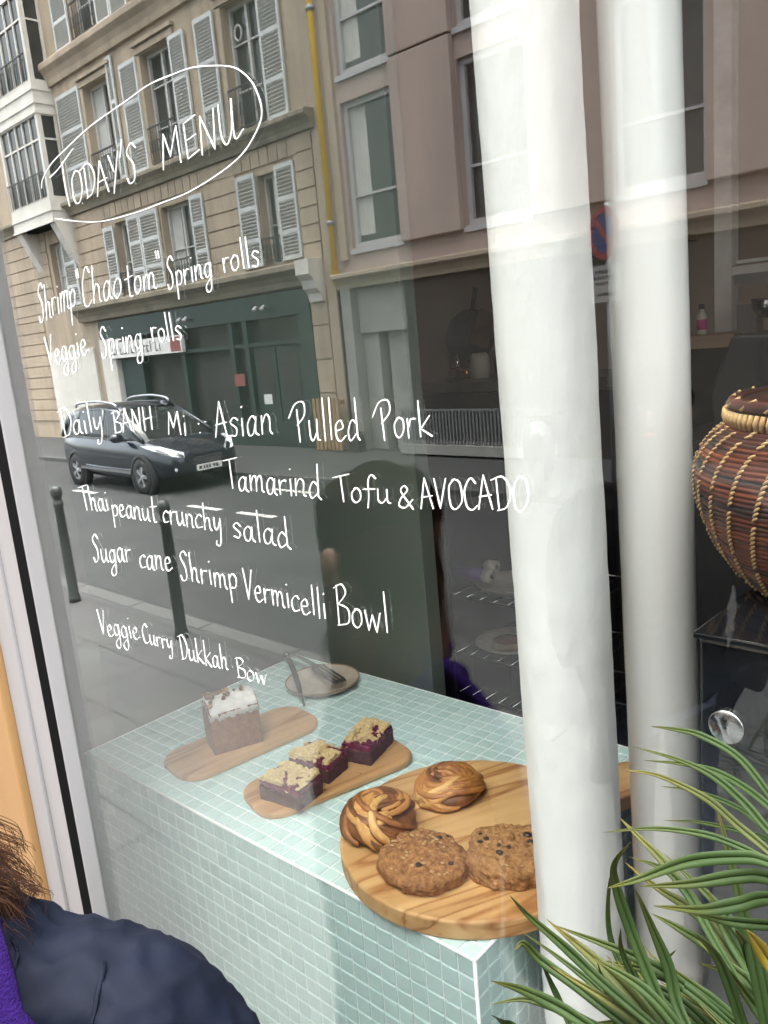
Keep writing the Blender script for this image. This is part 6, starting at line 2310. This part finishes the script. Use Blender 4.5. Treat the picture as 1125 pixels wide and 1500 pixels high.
def make_person(NP, ang, scale, lean, coat, label, scarf, strands):
    """a standing adult; local axes: r to the right hand, f forward, z up"""
    NP = Vector(NP)
    fd = Vector((cos(ang), sin(ang), 0))
    rd = Vector((fd.y, -fd.x, 0))

    def PP(r, f, z):
        q = max(0.0, z - 1.40)
        p = NP + rd * (r - q * lean) + fd * (f - q * 0.05)
        return Vector((p.x, p.y, z + 0.025))

    per = thing('person', NP, label, 'person')
    body = [(PP(0, 0, 0.86), (0.125, 0.09), None), (PP(0, 0, 1.02), (0.11, 0.08), 0), (PP(0, 0.005, 1.18), (0.125, 0.085), 1), (PP(0, 0, 1.28), (0.085, 0.055), 2), (PP(0, 0.0, 1.36), (0.038, 0.038), 3),
            (PP(0, 0.012, 1.42), (0.042, 0.042), 4), (PP(0, 0.02, 1.49), (0.068, 0.078), 5), (PP(0, 0.02, 1.56), (0.072, 0.085), 6), (PP(0, 0.015, 1.615), (0.05, 0.06), 7)]
    for s in (-1, 1):
        i0 = len(body)
        body += [(PP(s * .12, 0, 1.285), 0.035, 3), (PP(s * .185, -0.012, 1.245), 0.038, i0), (PP(s * .25, -0.03, 1.06), 0.036, i0 + 1), (PP(s * .19, 0.07, 0.86), 0.027, i0 + 2), (PP(s * .165, 0.085, 0.80), (0.03, 0.016), i0 + 3)]
        w = len(body) - 1
        for q, ln_ in ((-0.02, .062), (-0.007, .072), (0.007, .068), (0.019, .052)):
            j = len(body)
            body += [(PP(s * .165, 0.085 + q, 0.765), 0.0085, w), (PP(s * .160, 0.092 + q, 0.765 - ln_ * .55), 0.008, j), (PP(s * .150, 0.099 + q, 0.765 - ln_), 0.007, j + 1)]
        j = len(body)
        body += [(PP(s * .15, 0.118, 0.79), 0.010, w), (PP(s * .143, 0.130, 0.755), 0.008, j)]
        j = len(body)
        body += [(PP(s * .075, 0, 0.78), 0.078, 0), (PP(s * .08, 0.01, 0.46), 0.052, j), (PP(s * .08, -0.01, 0.10), 0.034, j + 1), (PP(s * .085, 0.09, 0.035), (0.035, 0.028), j + 2)]
    skin_mesh('body', body, M_['skin' if scarf else 'dark_coat'], per)
    jm = MB()
    n = 28
    rings = [(.165, .125, .80), (.16, .12, .98), (.178, .128, 1.15), (.185, .122, 1.24), (.165, .106, 1.305), (.120, .090, 1.350), (.082, .076, 1.385), (.066, .064, 1.415)]
    vs, fs = [], []
    for rr, ff, z in rings:
        for k_ in range(n):
            a = 2 * pi * k_ / n
            vs.append(PP(rr * cos(a), ff * sin(a), z))
    for i in range(len(rings) - 1):
        for k_ in range(n):
            k2 = (k_ + 1) % n
            fs.append((i * n + k_, i * n + k2, (i + 1) * n + k2, (i + 1) * n + k_))
    fs += [tuple(reversed(range(n))), tuple((len(rings) - 1) * n + k_ for k_ in range(n))]
    jm.add(vs, fs, True)
    for s in (-1, 1):
        jm.tube(catmull([PP(s * .10, 0, 1.285), PP(s * .175, -0.004, 1.27), PP(s * .225, -0.02, 1.20), PP(s * .25, -0.03, 1.06), PP(s * .235, 0.02, 0.95), PP(s * .20, 0.06, 0.86)], 6), [.075] * 6 + [.074 - .0009 * i for i in range(25)], 18)
    jo = jm.build('jacket', M_[coat], per)
    rm = jo.modifiers.new('knit', 'REMESH')
    rm.mode = 'VOXEL'
    rm.voxel_size = 0.007
    rm.use_smooth_shade = True
    sm_ = jo.modifiers.new('ease', 'SMOOTH')
    sm_.factor = 0.6
    sm_.iterations = 14
    dm = jo.modifiers.new('folds', 'DISPLACE')
    dm.texture = FOLDS
    dm.texture_coords = 'GLOBAL'
    dm.strength = 0.012
    dm.mid_level = 0.5
    d2 = jo.modifiers.new('creases', 'DISPLACE')
    d2.texture = CREASES
    d2.texture_coords = 'GLOBAL'
    d2.strength = 0.0045
    d2.mid_level = 0.5
    tr_ = [(PP(0, 0, 0.86), (0.13, 0.10), None)]
    for s in (-1, 1):
        j = len(tr_)
        tr_ += [(PP(s * .075, 0, 0.76), 0.085, 0), (PP(s * .08, 0.01, 0.46), 0.062, j), (PP(s * .08, -0.01, 0.12), 0.05, j + 1)]
    skin_mesh('trousers', tr_, M_['denim'], per)
    for s in (-1, 1):
        MB().blob(PP(s * .083, 0.04, 0.02), (0.045, 0.045, 0.045), 2.6, n=10).blob(PP(s * .085, 0.10, 0.007), (0.04, 0.05, 0.032), 2.6, n=10).build('boot', M_['boot'], per)
    # stitched seams lie on the cloth: shoulder yoke and sleeve head
    for path in ([PP(0.27, -0.03, 1.19), PP(0.25, -0.08, 1.20), PP(0.20, -0.10, 1.22), PP(0.165, -0.09, 1.29), PP(0.17, -0.02, 1.36)],
                 [PP(0.02, -0.13, 1.33), PP(0.07, -0.12, 1.345), PP(0.105, -0.08, 1.38), PP(0.115, -0.02, 1.40)]):
        sb = MB()
        P = catmull(path, 10)
        vs = []
        for i, p in enumerate(P):
            d = (P[min(len(P) - 1, i + 1)] - P[max(0, i - 1)]).normalized()
            u = d.cross(p - PP(0.1, 0, 1.2)).normalized()
            vs += [p - u * 0.0022, p, p + u * 0.0022]
        fs = []
        for i in range(len(P) - 1):
            fs += [(3 * i, 3 * i + 1, 3 * i + 4, 3 * i + 3), (3 * i + 1, 3 * i + 2, 3 * i + 5, 3 * i + 4)]
        sb.add(vs, fs, True)
        so = sb.build('seam', M_[coat], jo)
        sw_ = so.modifiers.new('lie', 'SHRINKWRAP')
        sw_.target = jo
        sw_.wrap_mode = 'ABOVE_SURFACE'
        sw_.offset = 0.0028
        sl_ = so.modifiers.new('thickness', 'SOLIDIFY')
        sl_.thickness = 0.0022
    if scarf:
        sc = MB()
        for q, (r, z, t) in enumerate(((0.072, 1.430, 0.028), (0.090, 1.398, 0.030))):
            pts_ = []
            for k_ in range(25):
                a = radians(275 + 72 * k_ / 24)
                pts_.append(PP(r * cos(a) - 0.006, 0.0 + r * 0.95 * sin(a), z + 0.010 * sin(a * 2 + q) + 0.004 * sin(5 * a)))
            sc.tube(pts_, [t * (0.35 + 0.65 * sin(pi * (k_ + 0.5) / 25)) for k_ in range(25)], 14, flat=0.8)
        sc.tube(catmull([PP(0.080, -0.060, 1.420), PP(0.098, -0.108, 1.362), PP(0.100, -0.134, 1.25), PP(0.022, -0.158, 1.06), PP(0.015, -0.155, 0.93)], 8), [0.050] * 8 + [0.060] * 25, 16, flat=0.30, upv=fd)
        sc.build('scarf', M_['purple_wool'], per)
    HT = radians(55) if scarf else 0.0      # the head is turned to the left

    def PH(r, f, z):
        return PP(r * cos(HT) - f * sin(HT), 0.02 + r * sin(HT) + f * cos(HT), z)

    MB().blob(PH(0, 0.086, 1.535), (0.012, 0.012, 0.02), n=8).build('nose', M_['skin'], per)
    for s in (-1, 1):
        MB().blob(PH(s * 0.074, -0.008, 1.535), (0.014, 0.014, 0.028), n=8).build('ear', M_['skin'], per)
        MB().blob(PH(s * 0.028, 0.074, 1.56), (0.010, 0.010, 0.008), n=8).build('eye', M_['pan_black'], per)
    MB().blob(PH(0, 0.078, 1.495), (0.018, 0.018, 0.007), n=8).build('mouth', M_['faded_red'], per)
    cap_ = MB()
    hr = MB()
    cap_.blob(PH(0, -0.020, 1.582), (0.088, 0.088, 0.080), 2.2, amp=0.010, freq=22, n=20)
    cap_.blob(PH(0, -0.045, 1.51), (0.074, 0.070, 0.080), 2.2, amp=0.012, freq=24, n=18, seed=3)
    rnd = random.Random(6)
    for lock in range(strands // 30):
        a0 = rnd.uniform(-pi * 1.15, pi * 0.15)
        z0 = rnd.uniform(1.50, 1.65)
        r0 = rnd.uniform(0.060, 0.076) * (1.0 if z0 < 1.60 else 0.72)
        L_ = rnd.uniform(0.10, 0.165) if scarf else rnd.uniform(0.04, 0.07)
        cr_ = rnd.uniform(0.007, 0.013)
        turns = rnd.uniform(7, 13)
        ph = rnd.uniform(0, 6.28)
        for q in range(30):
            da, dr, dp = rnd.gauss(0, .075), rnd.gauss(0, .005), rnd.gauss(0, .4)
            pts_ = []
            n = 24
            for i in range(n + 1):
                u = i / n
                t = ph + dp + turns * u
                rr = r0 + dr + cr_ * (0.3 + .7 * u) * cos(t)
                aa = a0 + da + cr_ * (0.3 + .7 * u) * 9 * sin(t)
                pts_.append(PH(rr * cos(aa), -0.03 + rr * sin(aa), z0 - L_ * u + 0.3 * cr_ * sin(t)))
            hr.tube(pts_, [0.00048 * (1 - 0.6 * i / n) for i in range(n + 1)], 3, cap=False)
    if scarf:
        # a rolled lock and flyaway curls beside the scarf
        for q in range(220):
            c0 = PP(0.062 + rnd.gauss(0, .007), -0.004 + rnd.gauss(0, .01), 1.452 + rnd.gauss(0, .006))
            ra = rnd.uniform(0.010, 0.026)
            ph = rnd.uniform(0, 6.28)
            sp = rnd.uniform(2.5, 5.5)
            pts_ = []
            for i in range(23):
                u = i / 22
                t = ph + sp * u
                pts_.append(c0 + rd * (ra * cos(t)) + Vector((0, 0, ra * sin(t))) + fd * (0.01 * (u - .5)))
            hr.tube(pts_, [0.00045 * (1 - .6 * i / 22) for i in range(23)], 3, cap=False)
        for q in range(46):
            c0 = PP(0.070 + rnd.uniform(-.03, .024), rnd.uniform(-.03, .03), rnd.uniform(1.385, 1.51))
            ra = rnd.uniform(0.008, 0.030)
            ph = rnd.uniform(0, 6.28)
            sp = rnd.choice((-1, 1)) * rnd.uniform(2.0, 5.0)
            pts_ = []
            for i in range(23):
                u = i / 22
                t = ph + sp * u
                pts_.append(c0 + rd * (ra * cos(t)) + Vector((0, 0, ra * 1.2 * sin(t) - 0.03 * u)))
            hr.tube(pts_, 0.00030, 3, cap=False)
    ho = hr.build('hair', M_['hair'], per)
    cap_.build('hair_roots', M_['hair_base'], ho)
    per.scale = (scale,) * 3
    return per


FOLDS = bpy.data.textures.new('cloth_folds', 'CLOUDS')
FOLDS.noise_scale = 0.05
FOLDS.noise_depth = 2
CREASES = bpy.data.textures.new('cloth_creases', 'MUSGRAVE')
CREASES.musgrave_type = 'RIDGED_MULTIFRACTAL'
CREASES.noise_scale = 0.035
make_person((-0.768, -0.315, 0), radians(135), 1.05, 0.62, 'navy_cloth', 'person in a navy jacket and purple scarf with wavy brown hair at the left edge', True, 2400)
make_person((-1.0, -1.65, 0), radians(75), 1.08, 0.0, 'dark_coat', 'added person in a plain black coat behind the camera, darkening the reflection in the glass', False, 200)  # added figure out of view, blocks the street's reflection at the right
